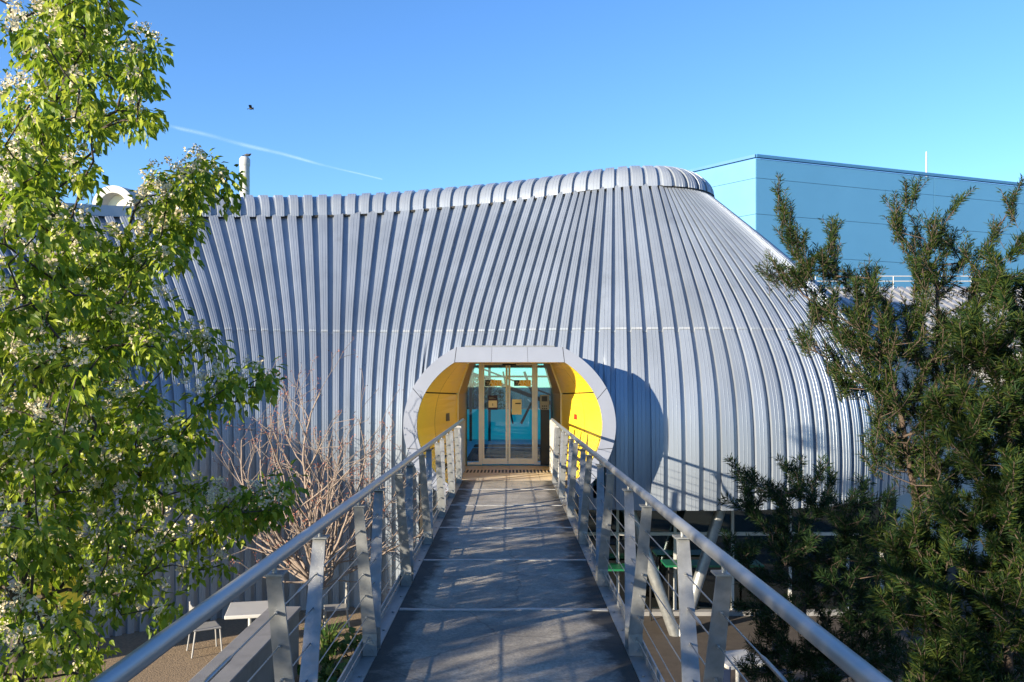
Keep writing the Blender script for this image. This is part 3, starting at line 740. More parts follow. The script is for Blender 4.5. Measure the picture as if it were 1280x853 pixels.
# ------------------------------------------------------------------ buildings beyond
def wall_bands(parent, p0, p1, zs, m_, thick=.12, name='wall_panel', vsplit=1):
    d = Vector((p1[0] - p0[0], p1[1] - p0[1], 0)); n = Vector((d.y, -d.x, 0)).normalized()
    for z0, z1 in zip(zs[:-1], zs[1:]):
        for j in range(vsplit):
            a = Vector((*p0, 0)) + d * (j / vsplit) + d.normalized() * .02; b = Vector((*p0, 0)) + d * ((j + 1) / vsplit) - d.normalized() * .02
            vs = [a, b, b - n * thick, a - n * thick]; vs = [(v.x, v.y, z0 + .01) for v in vs] + [(v.x, v.y, z1 - .01) for v in vs]
            mb = MB(); mb.add(vs, [(0, 1, 5, 4), (1, 2, 6, 5), (2, 3, 7, 6), (3, 0, 4, 7), (4, 5, 6, 7), (3, 2, 1, 0)]); mb.build(name, m_, parent)
blue = empty('blue_hall', (20, 48, 0), 'big pale blue box hall behind the ribbed building', 'building')
c0 = PX(945, 198, 45); ztop = c0.z
c1 = (31.2 * 1.15, c0.y + 6.6 * 1.25); cl = (9.2, 49.4)
zs = [0, 2.6, 5.2, 7.2, 9.4, 11.4, 13.5, 15.4, ztop]
wall_bands(blue, (c0.x, c0.y), c1, zs, M['bluewall'], vsplit=2); wall_bands(blue, cl, (c0.x, c0.y), zs, M['bluewall'])
mb = MB(); q = [(c0.x, c0.y), c1, (c1[0] - 8, c1[1] + 20), (cl[0] - 4, cl[1] + 20), cl]
vs = [Vector((x, y, 0)) for x, y in q]; cc = sum(vs, Vector()) / 5
ins = [v + (cc - v).normalized() * .25 for v in vs]
mb.add([(v.x, v.y, 0) for v in ins] + [(v.x, v.y, ztop - .06) for v in ins], [(i, (i + 1) % 5, 5 + (i + 1) % 5, 5 + i) for i in range(5)] + [(5, 6, 7, 8, 9)])
mb.build('core', M['bluetrim'], blue)
mb = MB()
for a, b in ((cl, (c0.x, c0.y)), ((c0.x, c0.y), c1)):
    a, b = Vector((*a, ztop + .04)), Vector((*b, ztop + .04)); d = (b - a).normalized(); n = Vector((d.y, -d.x, 0)) * .1; u = Vector((0, 0, .16))
    mb.add([a + n, b + n, b - n, a - n, a + n + u, b + n + u, b - n + u, a - n + u], [(0, 1, 5, 4), (1, 2, 6, 5), (2, 3, 7, 6), (3, 0, 4, 7), (4, 5, 6, 7), (3, 2, 1, 0)])
mb.build('coping', M['bluetrim'], blue)
mp_ = PX(1158, 222, 50); o = empty('roof_mast', mp_, 'thin white mast on the roof of the blue hall', 'mast')
MB().tube([mp_ - Vector((0, 0, .6)), mp_ + Vector((0, 0, 1.5))], [.06, .04], 8).build('pole', M['whitepost'], o)
MB().cbox(mp_.x - .2, mp_.x + .2, mp_.y - .2, mp_.y + .2, mp_.z - .7, mp_.z - .55, .02).build('foot_plate', M['greyplastic'], o)

annex = empty('annex', (16, 26, -.5), 'low white annex with a sloping grey ribbed metal roof behind the bottlebrush', 'building')
ax0, ax1, ay0, ay1, ez, rz_ = 11.0, 30.0, 25.0, 31.0, 5.7, 8.0
for i in range(10):
    x0 = ax0 + i * 1.9; MB().box(x0 + .01, x0 + 1.89, ay0, ay0 + .2, -.5, ez).build('wall_panel', M['white'], annex)
MB().box(ax0 + .05, ax0 + .2, ay0 + .3, ay1, -.5, ez - .1).build('side_wall', M['white'], annex)
nr = 60; pw = (ax1 - ax0 + .6) / nr
for i in range(nr):
    x0 = ax0 - .3 + i * pw; mb = MB(); pr = [(0, 0), (.3, 0), (.36, .06), (.92, .06), (1, 0)]
    for (qa, ha), (qb, hb) in zip(pr[:-1], pr[1:]):
        mb.quad((x0 + qa * pw, ay0 - .4, ez - .15 + ha), (x0 + qb * pw, ay0 - .4, ez - .15 + hb), (x0 + qb * pw, ay1, rz_ + hb), (x0 + qa * pw, ay1, rz_ + ha))
    mb.build('roof_panel', M['annexroof'], annex)
mb = MB()
for z in (.22, .4): mb.tube([(ax0, ay1 - .3, rz_ + z), (ax1, ay1 - .3, rz_ + z)], .016, 6)
for i in range(14): mb.tube([(ax0 + i * 1.4, ay1 - .3, rz_ - .15), (ax0 + i * 1.4, ay1 - .3, rz_ + .4)], .016, 6)
mb.build('guard_rail', M['whitepost'], annex)

# flue, vaulted rooflight
fl = PX(306, 242, 26); o = empty('roof_flue', (fl.x, 26, 8.5), 'round white flue rising above the ribbed roof', 'flue')
zt_ = PX(306, 197, 26).z; rr = 6 * 26 / FPX
MB().tube([(fl.x, 26, 8.3), (fl.x, 26, zt_ - .28)], rr, 20, True).build('pipe', M['white'], o)
MB().tube([(fl.x, 26, zt_ - .28), (fl.x, 26, zt_ - .25), (fl.x, 26, zt_ - .06), (fl.x, 26, zt_)], [rr, rr * 1.1, rr * 1.1, rr * .85], 20).build('cowl', M['white'], o)
vy = 20.5; vc = PX(141, 258, vy); vr = 26 * vy / FPX
o = empty('vaulted_rooflight', (vc.x, vy, vc.z), 'white arched barrel rooflight on the roof behind the pear tree', 'rooflight')
def arch(r0, r1, y0, y1, mb, dxr=0.0, n=20):
    for i in range(n):
        a0, a1 = math.pi * i / n, math.pi * (i + 1) / n
        P_ = lambda r, a, y: (vc.x + r * math.cos(a) + dxr * (y - vy), y, vc.z + r * math.sin(a))
        mb.quad(P_(r1, a0, y0), P_(r1, a1, y0), P_(r0, a1, y0), P_(r0, a0, y0)); mb.quad(P_(r1, a0, y0), P_(r1, a1, y0), P_(r1, a1, y1), P_(r1, a0, y1)); mb.quad(P_(r0, a0, y0), P_(r0, a1, y0), P_(r0, a1, y1), P_(r0, a0, y1))
    return mb
arch(vr * .66, vr, vy, vy + 2.5, MB(), .5).build('vault', M['white'], o)
mb = MB()
mb.add([(vc.x + .1 + vr * .66 * math.cos(math.pi * i / 16), vy + .22, vc.z + vr * .66 * math.sin(math.pi * i / 16)) for i in range(17)], [tuple(range(17))]); mb.build('end_panel', M['cream'], o)
MB().box(vc.x - vr, vc.x + vr + .6, vy + .02, vy + 2.4, vc.z - 1.2, vc.z - .005).build('curb', M['white'], o)

# ------------------------------------------------------------------ courtyard furniture, low wall
def chair(loc, rz, label, m_=None, group=None, w=.42):
    m_ = m_ or M['chair']; o = empty('chair', loc, label, 'chair', group); o.rotation_euler = (0, 0, rz)
    def part(name, mb): ob = mb.build(name, m_, None); ob.parent = o; return ob
    h = w / 2
    part('seat', MB().cbox(-h, h, -h, h, .42, .445, .008))
    for x in (-1, 1):
        part('leg', MB().tube([(x * (h - .02), -h + .02, .42), (x * (h + .01), -h - .01, 0)], .014, 8))
        part('leg', MB().tube([(x * (h - .02), h - .01, .83), (x * (h - .02), h - .03, .43), (x * (h + .01), h + .03, 0)], .014, 8))
    b = MB(); b.cbox(-h + .02, h - .02, h - .02, h + .005, .55, .80, .008); part('backrest', b)
    return o
def table(loc, rz, label, size=(.75, .75), h=.74, group=None):
    o = empty('table', loc, label, 'table', group); o.rotation_euler = (0, 0, rz)
    def part(name, mb, m_): ob = mb.build(name, m_, None); ob.parent = o; return ob
    a, b = size[0] / 2, size[1] / 2
    part('table_top', MB().cbox(-a, a, -b, b, h - .06, h, .012), M['tabletop'])
    part('leg', MB().tube([(0, 0, .03), (0, 0, h - .06)], .03, 12), M['whitepost'])
    part('base', MB().cbox(-.25, .25, -.25, .25, 0, .03, .01), M['whitepost'])
    return o
chair((-5.1, 14.3, .02), R(120), 'grey metal chair beside the white square table', w=.44)
chair((-3.15, 15.5, .02), R(-75), 'grey metal chair near the trunk of the bare tree', w=.42)
table((-4.35, 14.3, .02), R(12), 'white square pedestal table by the low concrete wall', (.72, .9))
table((3.55, 13.3, -.49), R(15), 'white square table below the right handrail', (.7, .7))
chair((3.0, 12.7, -.49), R(200), 'dark blue chair beside the white table under the footbridge side', M['bluechair'])
chair((4.2, 13.6, -.49), R(-60), 'dark blue chair between white table and bottlebrush shrubs', M['bluechair'])
o = empty('low_wall', (-3.5, 10, 0), 'low grey concrete wall running beside the footbridge', 'wall')
MB().cbox(-3.72, -3.28, 5.0, 13.3, -.05, .98, .015).build('body', M['concrete'], o)
MB().cbox(-3.75, -3.25, 4.97, 13.33, .982, 1.04, .012).build('coping', M['concrete'], o)
o = empty('yellow_door', (-7.6, 14.2, 0), 'bright yellow door panel in the ribbed wall behind the pear tree', 'door')
s_ = -12.45; q0 = surf(np.array([s_]), np.array([1.2]), .12)[0]; tn = plan(s_); tdir = Vector((-tn[3], tn[2], 0))
c_ = Vector((q0[0], q0[1], 0)); nn = Vector((tn[2], tn[3], 0)); mb = MB()
a_, b_ = c_ - tdir * .5, c_ + tdir * .5
mb.add([a_, b_, b_ - nn * .08, a_ - nn * .08] + [v + Vector((0, 0, 2.3)) for v in (a_, b_, b_ - nn * .08, a_ - nn * .08)], [(0, 1, 5, 4), (1, 2, 6, 5), (2, 3, 7, 6), (3, 0, 4, 7), (4, 5, 6, 7)])
mb.build('leaf', M['yellow'], o)
mb = MB(); h_ = c_ + tdir * .38 + nn * .02; mb.tube([h_ + Vector((0, 0, .95)), h_ + nn * .03 + Vector((0, 0, .97)), h_ + nn * .03 + Vector((0, 0, 1.2)), h_ + Vector((0, 0, 1.22))], .012, 6); mb.build('handle', M['galv'], o)

# ------------------------------------------------------------------ trees
def grow(trunk, targets, rg, step=.22, up=1.5, jit=.03, fol=.35):
    """connect every target to the nearest part of the tree grown so far"""
    cap = len(trunk) + 12 * len(targets) + 50
    P = np.zeros((cap, 3)); par = np.full(cap, -1, int); n = 0
    for i, t in enumerate(trunk):
        P[n] = t[:3]; par[n] = t[3] if len(t) > 3 else i - 1; n += 1
    order = np.argsort([min(np.linalg.norm(P[:n] - t, axis=1)) for t in targets]); tips = np.zeros(len(targets), int)
    for ti in order:
        t = targets[ti]; d = P[:n] - t; L_ = np.linalg.norm(d, axis=1)
        rise = (t[2] - P[:n, 2]) / np.maximum(L_, 1e-4)
        c = L_ * (1 + up * np.maximum(0, .25 - rise)); j = int(np.argmin(c)); dist = L_[j]
        k = max(1, min(11, int(math.ceil(dist / step)))); a = P[j].copy(); prev = j
        pd = (P[j] - P[par[j]]) if par[j] >= 0 else np.array([0, 0, 1.0]); pd = pd / max(1e-5, np.linalg.norm(pd))
        ctrl = a + pd * dist * fol + np.array([0, 0, .05 * dist])
        for q in range(1, k + 1):
            w = q / k; p = (1 - w) ** 2 * a + 2 * w * (1 - w) * ctrl + w * w * t
            if q < k: p = p + rg.normal(0, jit, 3)
            P[n] = p; par[n] = prev; prev = n; n += 1
        tips[ti] = prev
    return P[:n], par[:n], tips
def radii(P, par, tip, pw=2.35, rmax=1):
    n = len(P); r = np.zeros(n)
    acc = np.zeros(n)
    for i in range(n - 1, -1, -1):
        r[i] = max(tip, acc[i] ** (1 / pw)) if acc[i] > 0 else tip
        if par[i] >= 0: acc[par[i]] += r[i] ** pw
    return np.minimum(r, rmax)
def limb_mesh(P, par, r, sides=6):
    idx = np.where(par >= 0)[0]; A = P[par[idx]]; B = P[idx]; d = B - A; L_ = np.linalg.norm(d, axis=1, keepdims=True); d = d / np.maximum(L_, 1e-6)
    ref = np.tile(np.array([0.13, .31, .94]), (len(idx), 1)); u = np.cross(d, ref); u /= np.maximum(np.linalg.norm(u, axis=1, keepdims=True), 1e-5); v = np.cross(d, u)
    ra = np.minimum(r[par[idx]], r[idx] * 1.6)[:, None]; rb = r[idx][:, None]; V = np.zeros((len(idx), 2 * sides, 3))
    for k in range(sides):
        a = 2 * math.pi * k / sides; w = u * math.cos(a) + v * math.sin(a)
        V[:, k] = A - d * ra * .3 + w * ra; V[:, sides + k] = B + w * rb
    base = (np.arange(len(idx)) * 2 * sides)[:, None]; F = []
    for k in range(sides): F.append(np.concatenate([base + k, base + (k + 1) % sides, base + sides + (k + 1) % sides, base + sides + k], 1))
    return np_mesh('trunk', V.reshape(-1, 3), np.concatenate(F), True)
def leaf_mesh(name, P, D, N, L_, W_, shape='ovate', fold=.25):
    """one small folded leaf per row"""
    D = D / np.maximum(np.linalg.norm(D, axis=1, keepdims=True), 1e-6); T = np.cross(D, N); T /= np.maximum(np.linalg.norm(T, axis=1, keepdims=True), 1e-6); N = np.cross(T, D)
    L_ = L_[:, None]; W_ = W_[:, None]; n = len(P)
    if shape == 'ovate':
        V = np.stack([P, P + D * L_ * .38 + T * W_ - N * W_ * fold * -1, P + D * L_ * .42, P + D * L_ * .38 - T * W_ + N * W_ * fold, P + D * L_ * .8 + T * W_ * .42 + N * W_ * fold * .2 - N * L_ * .06, P + D * L_ * .8 - T * W_ * .42 + N * W_ * fold * .2 - N * L_ * .06, P + D * L_ - N * L_ * .16], 1)
        tri = [(0, 2, 1), (0, 3, 2), (1, 2, 4), (2, 3, 5), (2, 6, 4), (2, 5, 6)]; m_ = 7
    elif shape == 'needle':
        V = np.stack([P, P + D * L_ * .5 + T * W_, P + D * L_, P + D * L_ * .5 - T * W_], 1); tri = [(0, 2, 1), (0, 3, 2)]; m_ = 4
    base = (np.arange(n) * m_)[:, None]; F = np.concatenate([np.concatenate([base + a, base + b, base + c], 1) for a, b, c in tri])
    return np_mesh(name, V.reshape(-1, 3), F, False)
def rand_dir(n, rg): v = rg.normal(size=(n, 3)); return v / np.linalg.norm(v, axis=1, keepdims=True)

def blob_targets(blobs, Y0, depth, rg, cell=14, dens=1.0, xmid=None):
    T = []
    for bx, by, br in blobs:
        k = max(1, int(round(dens * (br / cell) ** 2)))
        for _ in range(k):
            a = rg.uniform(0, 2 * math.pi); q = math.sqrt(rg.uniform()) * br
            dpt = depth(bx, br); yy = Y0 + rg.uniform(-dpt, dpt)
            T.append(tuple(PX(bx + q * math.cos(a), by + q * math.sin(a), yy)))
    return np.array(T)

# --- pear tree in leaf and blossom
rg = np.random.default_rng(11)
PY = 6.2; PS = PY / 6.9
pear_blobs = [(110, 25, 50), (55, 55, 55), (150, 85, 45), (197, 72, 14), (175, 125, 30), (160, 152, 14), (85, 130, 55), (40, 170, 50), (70, 215, 40), (30, 260, 50), (92, 305, 34), (165, 322, 34),
  (205, 255, 34), (225, 268, 28), (250, 228, 24), (290, 232, 15), (330, 482, 18), (362, 612, 15), (320, 635, 20), (240, 215, 22), (262, 200, 14), (283, 235, 13), (230, 285, 22), (205, 320, 26), (140, 345, 46), (55, 340, 60), (100, 400, 70), (35, 430, 55), (165, 410, 45), (215, 428, 26), (262, 430, 16), (195, 380, 22),
  (130, 480, 55), (55, 510, 60), (170, 530, 40), (225, 560, 26), (275, 495, 28), (312, 485, 18), (250, 535, 22), (205, 575, 30), (140, 580, 52), (55, 600, 60), (238, 615, 24), (300, 640, 28), (345, 622, 17), (268, 655, 24),
  (180, 650, 45), (100, 680, 55), (25, 680, 45), (230, 695, 22), (288, 702, 15), (150, 735, 36), (55, 770, 50), (205, 755, 16), (100, 820, 32), (20, 840, 35), (120, -40, 45), (70, -70, 50), (150, -100, 35), (100, -150, 40),
  (-60, 150, 45), (-60, 250, 70), (-80, 400, 85), (-60, 550, 80), (-60, 700, 70)]
def pdepth(bx, br): return 0.35 + 1.5 * max(0, 1 - max(0, bx - 40) / 260)
T = blob_targets(pear_blobs, PY, pdepth, rg, 12.5, 1.0)
T2 = []
while len(T2) < 150:      # the side of the crown turned away from the photograph
    v = rg.normal(size=3); v /= np.linalg.norm(v); q = rg.uniform(.5, 1) ** .5
    p = np.array([-3.9 * PS, PY, 6.0]) + v * q * np.array([2.0, 2.1, 3.4])
    if p[0] < -4.3 * PS: T2.append(p)
T = np.concatenate([T, np.array(T2)]); T = T[T[:, 2] > 1.5]
tk = [(-4.15, PY, -.05), (-4.12, PY, .6), (-4.05, PY + .02, 1.3), (-4.0, PY, 2.0), (-3.95, PY - .03, 2.7), (-3.9, PY, 3.4), (-3.86, PY, 4.1), (-3.8, PY + .04, 4.8), (-3.74, PY, 5.5), (-3.66, PY - .04, 6.2), (-3.6, PY, 6.9), (-3.5, PY, 7.6), (-3.42, PY, 8.2)]
tk = [(x * PS, y, z if z < 3 else 4.5 + (z - 4.5) * PS) for x, y, z in tk]
P, par, tips = grow(tk, T, rg, .24, 1.3, .025); r = radii(P, par, .0042, 2.25, .15)
pear = empty('pear_tree', (-4.15 * PS, PY, 0), 'tall pear tree with fresh green leaves and white blossom beside the left handrail', 'tree', 'pear trees')
link_mesh('trunk', limb_mesh(P, par, r), M['bark'], pear)
NL = 40; C = np.repeat(T, NL, 0); n = len(C)
off = rand_dir(n, rg) * (rg.uniform(0, 1, (n, 1)) ** .5) * .125; pos = C + off
D = off / .125 * .7 + rand_dir(n, rg) * .5 + np.array([0, 0, -.55]); Nn = rand_dir(n, rg) * .6 + np.array([-.2, -.2, .9])
cr = link_mesh('crown', leaf_mesh('crown', pos, D, Nn, rg.uniform(.055, .095, n), rg.uniform(.015, .025, n)), M['pearleaf'], pear); cr['kind'] = 'stuff'
sel = T[rg.uniform(size=len(T)) < .9]; sel = np.concatenate([sel, sel[rg.uniform(size=len(sel)) < .9], sel[rg.uniform(size=len(sel)) < .3]]) ; sel = sel + rand_dir(len(sel), rg) * .085 + np.array([-.05, -.06, .07])
NB = 24; C = np.repeat(sel, NB, 0); n = len(C); pos = C + rand_dir(n, rg) * .05 * rg.uniform(.3, 1, (n, 1)); D = rand_dir(n, rg)
bl = link_mesh('blossom', leaf_mesh('blossom', pos, D, rand_dir(n, rg), rg.uniform(.018, .028, n), rg.uniform(.008, .012, n), 'ovate', .1), M['blossom'], pear); bl['kind'] = 'stuff'
def copy_tree(src, loc, rz, sc, label):
    o = src.copy(); COL.objects.link(o); o.location = loc; o.rotation_euler = (0, 0, rz); o.scale = (sc, sc, sc); o['label'] = label
    for ch in list(src.children): c = ch.copy(); COL.objects.link(c); c.parent = o
    return o
copy_tree(pear, (-6.3, 1.0, 0), R(140), .80, 'smaller pear tree left of the near end of the footbridge')
copy_tree(pear, (-6.2, -2.3, 0), R(250), .88, 'pear tree behind the near end of the footbridge')

# --- bare tree
rg = np.random.default_rng(5)
BYD = 15.0; bb = PX(395, 800, BYD); bb.z = 0
BP = []; BR = []; BQ = []; tips = []
def bnode(p, par_, r_): BP.append(tuple(p)); BQ.append(par_); BR.append(r_); return len(BP) - 1
def branch(par_, d, length, r_, depth):
    p = Vector(BP[par_]); d = d.normalized(); n_ = max(3, int(length / .13)); st = length / n_; last = par_
    for k in range(n_):
        d = (d + Vector(rg.normal(0, .10, 3)) + Vector((0, 0, .045))).normalized(); p = p + d * st
        rr_ = r_ * (1 - .72 * (k + 1) / n_); last = bnode(p, last, max(.0042, rr_))
        if depth < 3 and k >= 1 and rg.uniform() < (.46, .38, .24)[depth]:
            side = d.cross(Vector(rg.normal(0, 1, 3))).normalized()
            branch(last, d + side * rg.uniform(.6, 1.1), length * rg.uniform(.28, .52) * (1.15 - .5 * k / n_), rr_ * .62, depth + 1)
    tips.append(last)
i = bnode((bb.x, BYD, -.05), -1, .085); i = bnode((bb.x + .02, BYD, .3), i, .078); i = bnode((bb.x - .01, BYD, .6), i, .074); i = bnode((bb.x + .02, BYD, .85), i, .075)
for k in range(13):
    a_ = k * 2.4; t_ = .20 + .85 * ((k * .618) % 1)
    branch(i, Vector((math.cos(a_) * math.sin(t_), math.sin(a_) * math.sin(t_) * .9, math.cos(t_))), rg.uniform(3.1, 3.9) * (1 - .18 * t_), rg.uniform(.028, .04), 0)
P = np.array(BP); par = np.array(BQ); r = np.array(BR); tips = np.array(tips)
bare = empty('bare_tree', bb, 'leafless pinkish-brown tree with red buds against the ribbed wall', 'tree')
link_mesh('trunk', limb_mesh(P, par, r), M['barebark'], bare)
C = np.repeat(P[tips], 4, 0); n = len(C); pos = C + rand_dir(n, rg) * .07 * rg.uniform(.2, 1, (n, 1))
ob = link_mesh('buds', leaf_mesh('buds', pos, rand_dir(n, rg) + [0, 0, .5], rand_dir(n, rg), rg.uniform(.025, .05, n), rg.uniform(.006, .010, n), 'needle'), M['bud'], bare); ob['kind'] = 'stuff'

# --- bottlebrush trees and shrub on the right
def brush_tree(name, label, group, blobs, Y0, depth, trunk, seed, leafm, cell, nl, ll, lw, sl_, dens=1.0, lean=(0, 0, .9), extra=None):
    rg = np.random.default_rng(seed); T = blob_targets(blobs, Y0, depth, rg, cell, dens * 3.0)
    if extra is not None: T = np.concatenate([T, extra])
    P, par, tips = grow(trunk, T, rg, .2, 1.6, .02); r = radii(P, par, .0032, 2.3, .09)
    o = empty(name, (trunk[0][0], trunk[0][1], -.5), label, 'tree' if 'tree' in name else 'shrub', group)
    link_mesh('trunk', limb_mesh(P, par, r, 5), M['brushbark'], o)
    tipd = P[tips] - P[par[tips]]; tipd /= np.maximum(np.linalg.norm(tipd, axis=1, keepdims=True), 1e-5)
    sd_ = tipd * .9 + np.array(lean) + rand_dir(len(T), rg) * .45; sd_ /= np.linalg.norm(sd_, axis=1, keepdims=True)
    K = 3; base = np.repeat(T, K, 0); sdir = np.repeat(sd_, K, 0) + rand_dir(len(T) * K, rg) * .4; sdir /= np.linalg.norm(sdir, axis=1, keepdims=True)
    slen = rg.uniform(.6, 1.2, len(base)) * sl_; start = base - sdir * slen[:, None] * .5
    # thin shoots
    PP = np.concatenate([start, start + sdir * slen[:, None]]); pr = np.concatenate([np.full(len(start), -1), np.arange(len(start))])
    m2 = limb_mesh(PP, pr, np.full(len(PP), .0025), 4); link_mesh('twigs', m2, M['brushbark'], o)['kind'] = 'stuff'
    t = rg.uniform(0, 1, (len(base), nl)); C = (start[:, None] + sdir[:, None] * (t * slen[:, None])[..., None]).reshape(-1, 3); n = len(C)
    sd2 = np.repeat(sdir, nl, 0); rad = np.cross(sd2, rand_dir(n, rg)); rad /= np.maximum(np.linalg.norm(rad, axis=1, keepdims=True), 1e-5)
    D = sd2 * rg.uniform(.35, .95, (n, 1)) + rad * .8
    L_ = rg.uniform(.7, 1.15, n) * ll
    link_mesh('crown', leaf_mesh('crown', C, D, rand_dir(n, rg), L_, np.full(n, lw), 'needle'), leafm, o)['kind'] = 'stuff'
    return o
R1 = [(972, 250, 9), (982, 275, 12), (995, 305, 16), (1012, 335, 20), (965, 345, 10), (985, 355, 14), (1040, 300, 12), (1045, 335, 16), (1075, 355, 22), (1035, 385, 20), (1065, 410, 26), (1010, 425, 12), (1090, 400, 28), (1095, 455, 32), (1060, 480, 18), (1040, 450, 12),
      (1142, 245, 10), (1132, 285, 14), (1150, 320, 18), (1170, 290, 12), (1198, 250, 9), (1188, 300, 14), (1165, 350, 24), (1118, 270, 8), (1215, 330, 14), (1240, 290, 10), (1262, 262, 9), (1272, 245, 7), (1225, 365, 22)]
tkA = [(3.35, 7.0, -.5), (3.38, 7.0, .4), (3.42, 7.0, 1.3), (3.42, 7.0, 2.2), (3.40, 7.0, 3.0), (3.32, 7.0, 3.6), (3.22, 7.0, 4.2), (3.08, 7.0, 4.8)]
tkA += [(3.45, 7.02, 3.5, 4), (3.48, 7.0, 4.2, 8), (3.52, 7.0, 4.9, 9), (3.5, 7.0, 5.4, 10)]
tkA = [(*t, i - 1) if len(t) == 3 else t for i, t in enumerate(tkA)]
dA = lambda bx, br: .12 + br * .018
brush_tree('bottlebrush_tree', 'tall bottlebrush tree with feathery ascending branches in front of the blue hall', 'bottlebrushes by the right handrail',
           R1 + [(1150, 425, 40), (1130, 515, 38), (1160, 590, 40), (1105, 570, 22), (1190, 470, 36)], 7.0, dA, tkA, 21, M['brushleaf'], 10.5, 58, .055, .0034, .30)
R3 = [(1248, 330, 10), (1275, 315, 10), (1255, 365, 22), (1275, 380, 25), (1215, 420, 30), (1255, 440, 36), (1200, 520, 40), (1250, 540, 42), (1225, 620, 48), (1275, 640, 40), (1180, 680, 40), (1250, 730, 52), (1150, 760, 46), (1235, 820, 52), (1290, 500, 40), (1310, 600, 50), (1310, 720, 50), (1180, 840, 46), (1130, 690, 34), (1200, 900, 60), (1320, 420, 40), (1360, 560, 50)]
tkB = [(3.75, 6.3, -.5), (3.76, 6.3, .5), (3.72, 6.3, 1.4), (3.7, 6.3, 2.2), (3.66, 6.3, 3.0), (3.68, 6.3, 3.8), (3.72, 6.3, 4.5)]
brush_tree('bottlebrush_tree', 'dense bottlebrush tree with sunlit lower tips at the right of the footbridge', 'bottlebrushes by the right handrail', R3, 6.3, lambda bx, br: .15 + br * .012, tkB, 22, M['brushleaf'], 13, 62, .08, .0040, .25)
R2 = [(925, 598, 14), (950, 612, 22), (985, 605, 24), (1020, 610, 26), (935, 640, 22), (975, 650, 34), (1030, 660, 38), (1080, 640, 34), (925, 680, 18), (960, 700, 32), (1010, 720, 42), (1070, 710, 40), (945, 750, 26), (990, 780, 42), (1050, 780, 46), (965, 830, 34), (1030, 850, 50), (1100, 770, 46), (1110, 840, 50), (1095, 690, 36), (1000, 900, 50)]
tkC = [(3.3, 9.3, -.5), (3.32, 9.3, .2), (3.3, 9.3, .9), (3.25, 9.3, 1.6), (3.2, 9.3, 2.2)]
brush_tree('bottlebrush_shrub', 'dark spreading bottlebrush shrub in the shade below the overhang', 'bottlebrushes by the right handrail', R2, 9.3, lambda bx, br: .25 + br * .016, tkC, 23, M['shrubleaf'], 14, 52, .09, .0044, .30, lean=(-.25, 0, .45))

# --- leafy plants in the bed below the left handrail
def bed_plant(loc, n, h, label, seed, strap=True):
    rg = np.random.default_rng(seed); o = empty('bed_plant', loc, label, 'plant', 'plants in the courtyard bed')
    b = np.array(loc)
    if strap:
        V = []; F = []
        for i in range(n):
            a = rg.uniform(0, 2 * math.pi); l = h * rg.uniform(.7, 1.2); out = rg.uniform(.15, .6) * l; w = rg.uniform(.010, .018); st = b + rg.normal(0, .05, 3) * [1, 1, 0]
            t = np.array([-math.sin(a), math.cos(a), 0]); d = np.array([math.cos(a), math.sin(a), 0]); k0 = len(V)
            for q in (0, .35, .7, 1): c = st + d * out * q ** 1.7 + np.array([0, 0, l * (q - .28 * q * q)]); ww = w * (1 - q * .9); V += [c - t * ww, c + t * ww]
            F += [(k0 + 2 * j, k0 + 2 * j + 1, k0 + 2 * j + 3, k0 + 2 * j + 2) for j in range(3)]
        link_mesh('leaves', np_mesh('leaves', np.array(V), np.array(F), True), M['bedleaf'], o)['kind'] = 'stuff'
    else:
        pos = b + rg.normal(0, 1, (n, 3)) * [.25, .25, .1] + [0, 0, h * .6]; D = rand_dir(n, rg) + [0, 0, .2]
        link_mesh('leaves', leaf_mesh('leaves', pos, D, rand_dir(n, rg) * .5 + [0, 0, 1], rg.uniform(.10, .18, n), rg.uniform(.04, .07, n)), M['bedleaf'], o)['kind'] = 'stuff'
        mb = MB(); 
        for i in range(12): mb.tube([tuple(b + rg.normal(0, .04, 3) * [1, 1, 0]), tuple(pos[i])], .006, 5)
        mb.build('stem', M['bark'], o)
for i, (x, y, nn_, h, st, lb_) in enumerate(((-2.75, 13.0, 60, .6, True, 'strappy green plant beside the end of the low wall'), (-2.3, 12.4, 120, .5, False, 'broad-leaved plant close under the left handrail'), (-3.0, 14.2, 80, .7, True, 'tall strappy plant at the foot of the bare tree'),
        (-2.5, 13.8, 110, .5, False, 'broad-leaved plant between the bare tree and the footbridge'), (-2.1, 13.2, 60, .55, True, 'strappy plant nearest the footbridge edge in the bed'), (-2.75, 12.1, 110, .45, False, 'low broad-leaved plant against the low concrete wall'))):
    bed_plant((x, y, 0), nn_, h, lb_, 40 + i, st)
rg = np.random.default_rng(77)
hb = empty('hedge_bush', (-1.6, 30, DECKZ), 'green bush seen through the glass doors behind the teal panes', 'bush')
n = 4200; pos = np.array([-1.7, 30, 3.9]) + rand_dir(n, rg) * (rg.uniform(0, 1, (n, 1)) ** .4) * [1.6, .8, 1.0]
link_mesh('crown', leaf_mesh('crown', pos, rand_dir(n, rg), rand_dir(n, rg) + [0, 0, .6], rg.uniform(.08, .14, n), rg.uniform(.03, .05, n)), M['bedleaf'], hb)['kind'] = 'stuff'
mb = MB()
for k in range(7): mb.tube([(-1.7 + .2 * math.cos(k), 30 + .2 * math.sin(k), DECKZ), (-1.7 + .9 * math.cos(k * 2.1), 30 + .4 * math.sin(k * 2.1), 4.2)], [.03, .012], 6)
mb.build('trunk', M['bark'], hb)

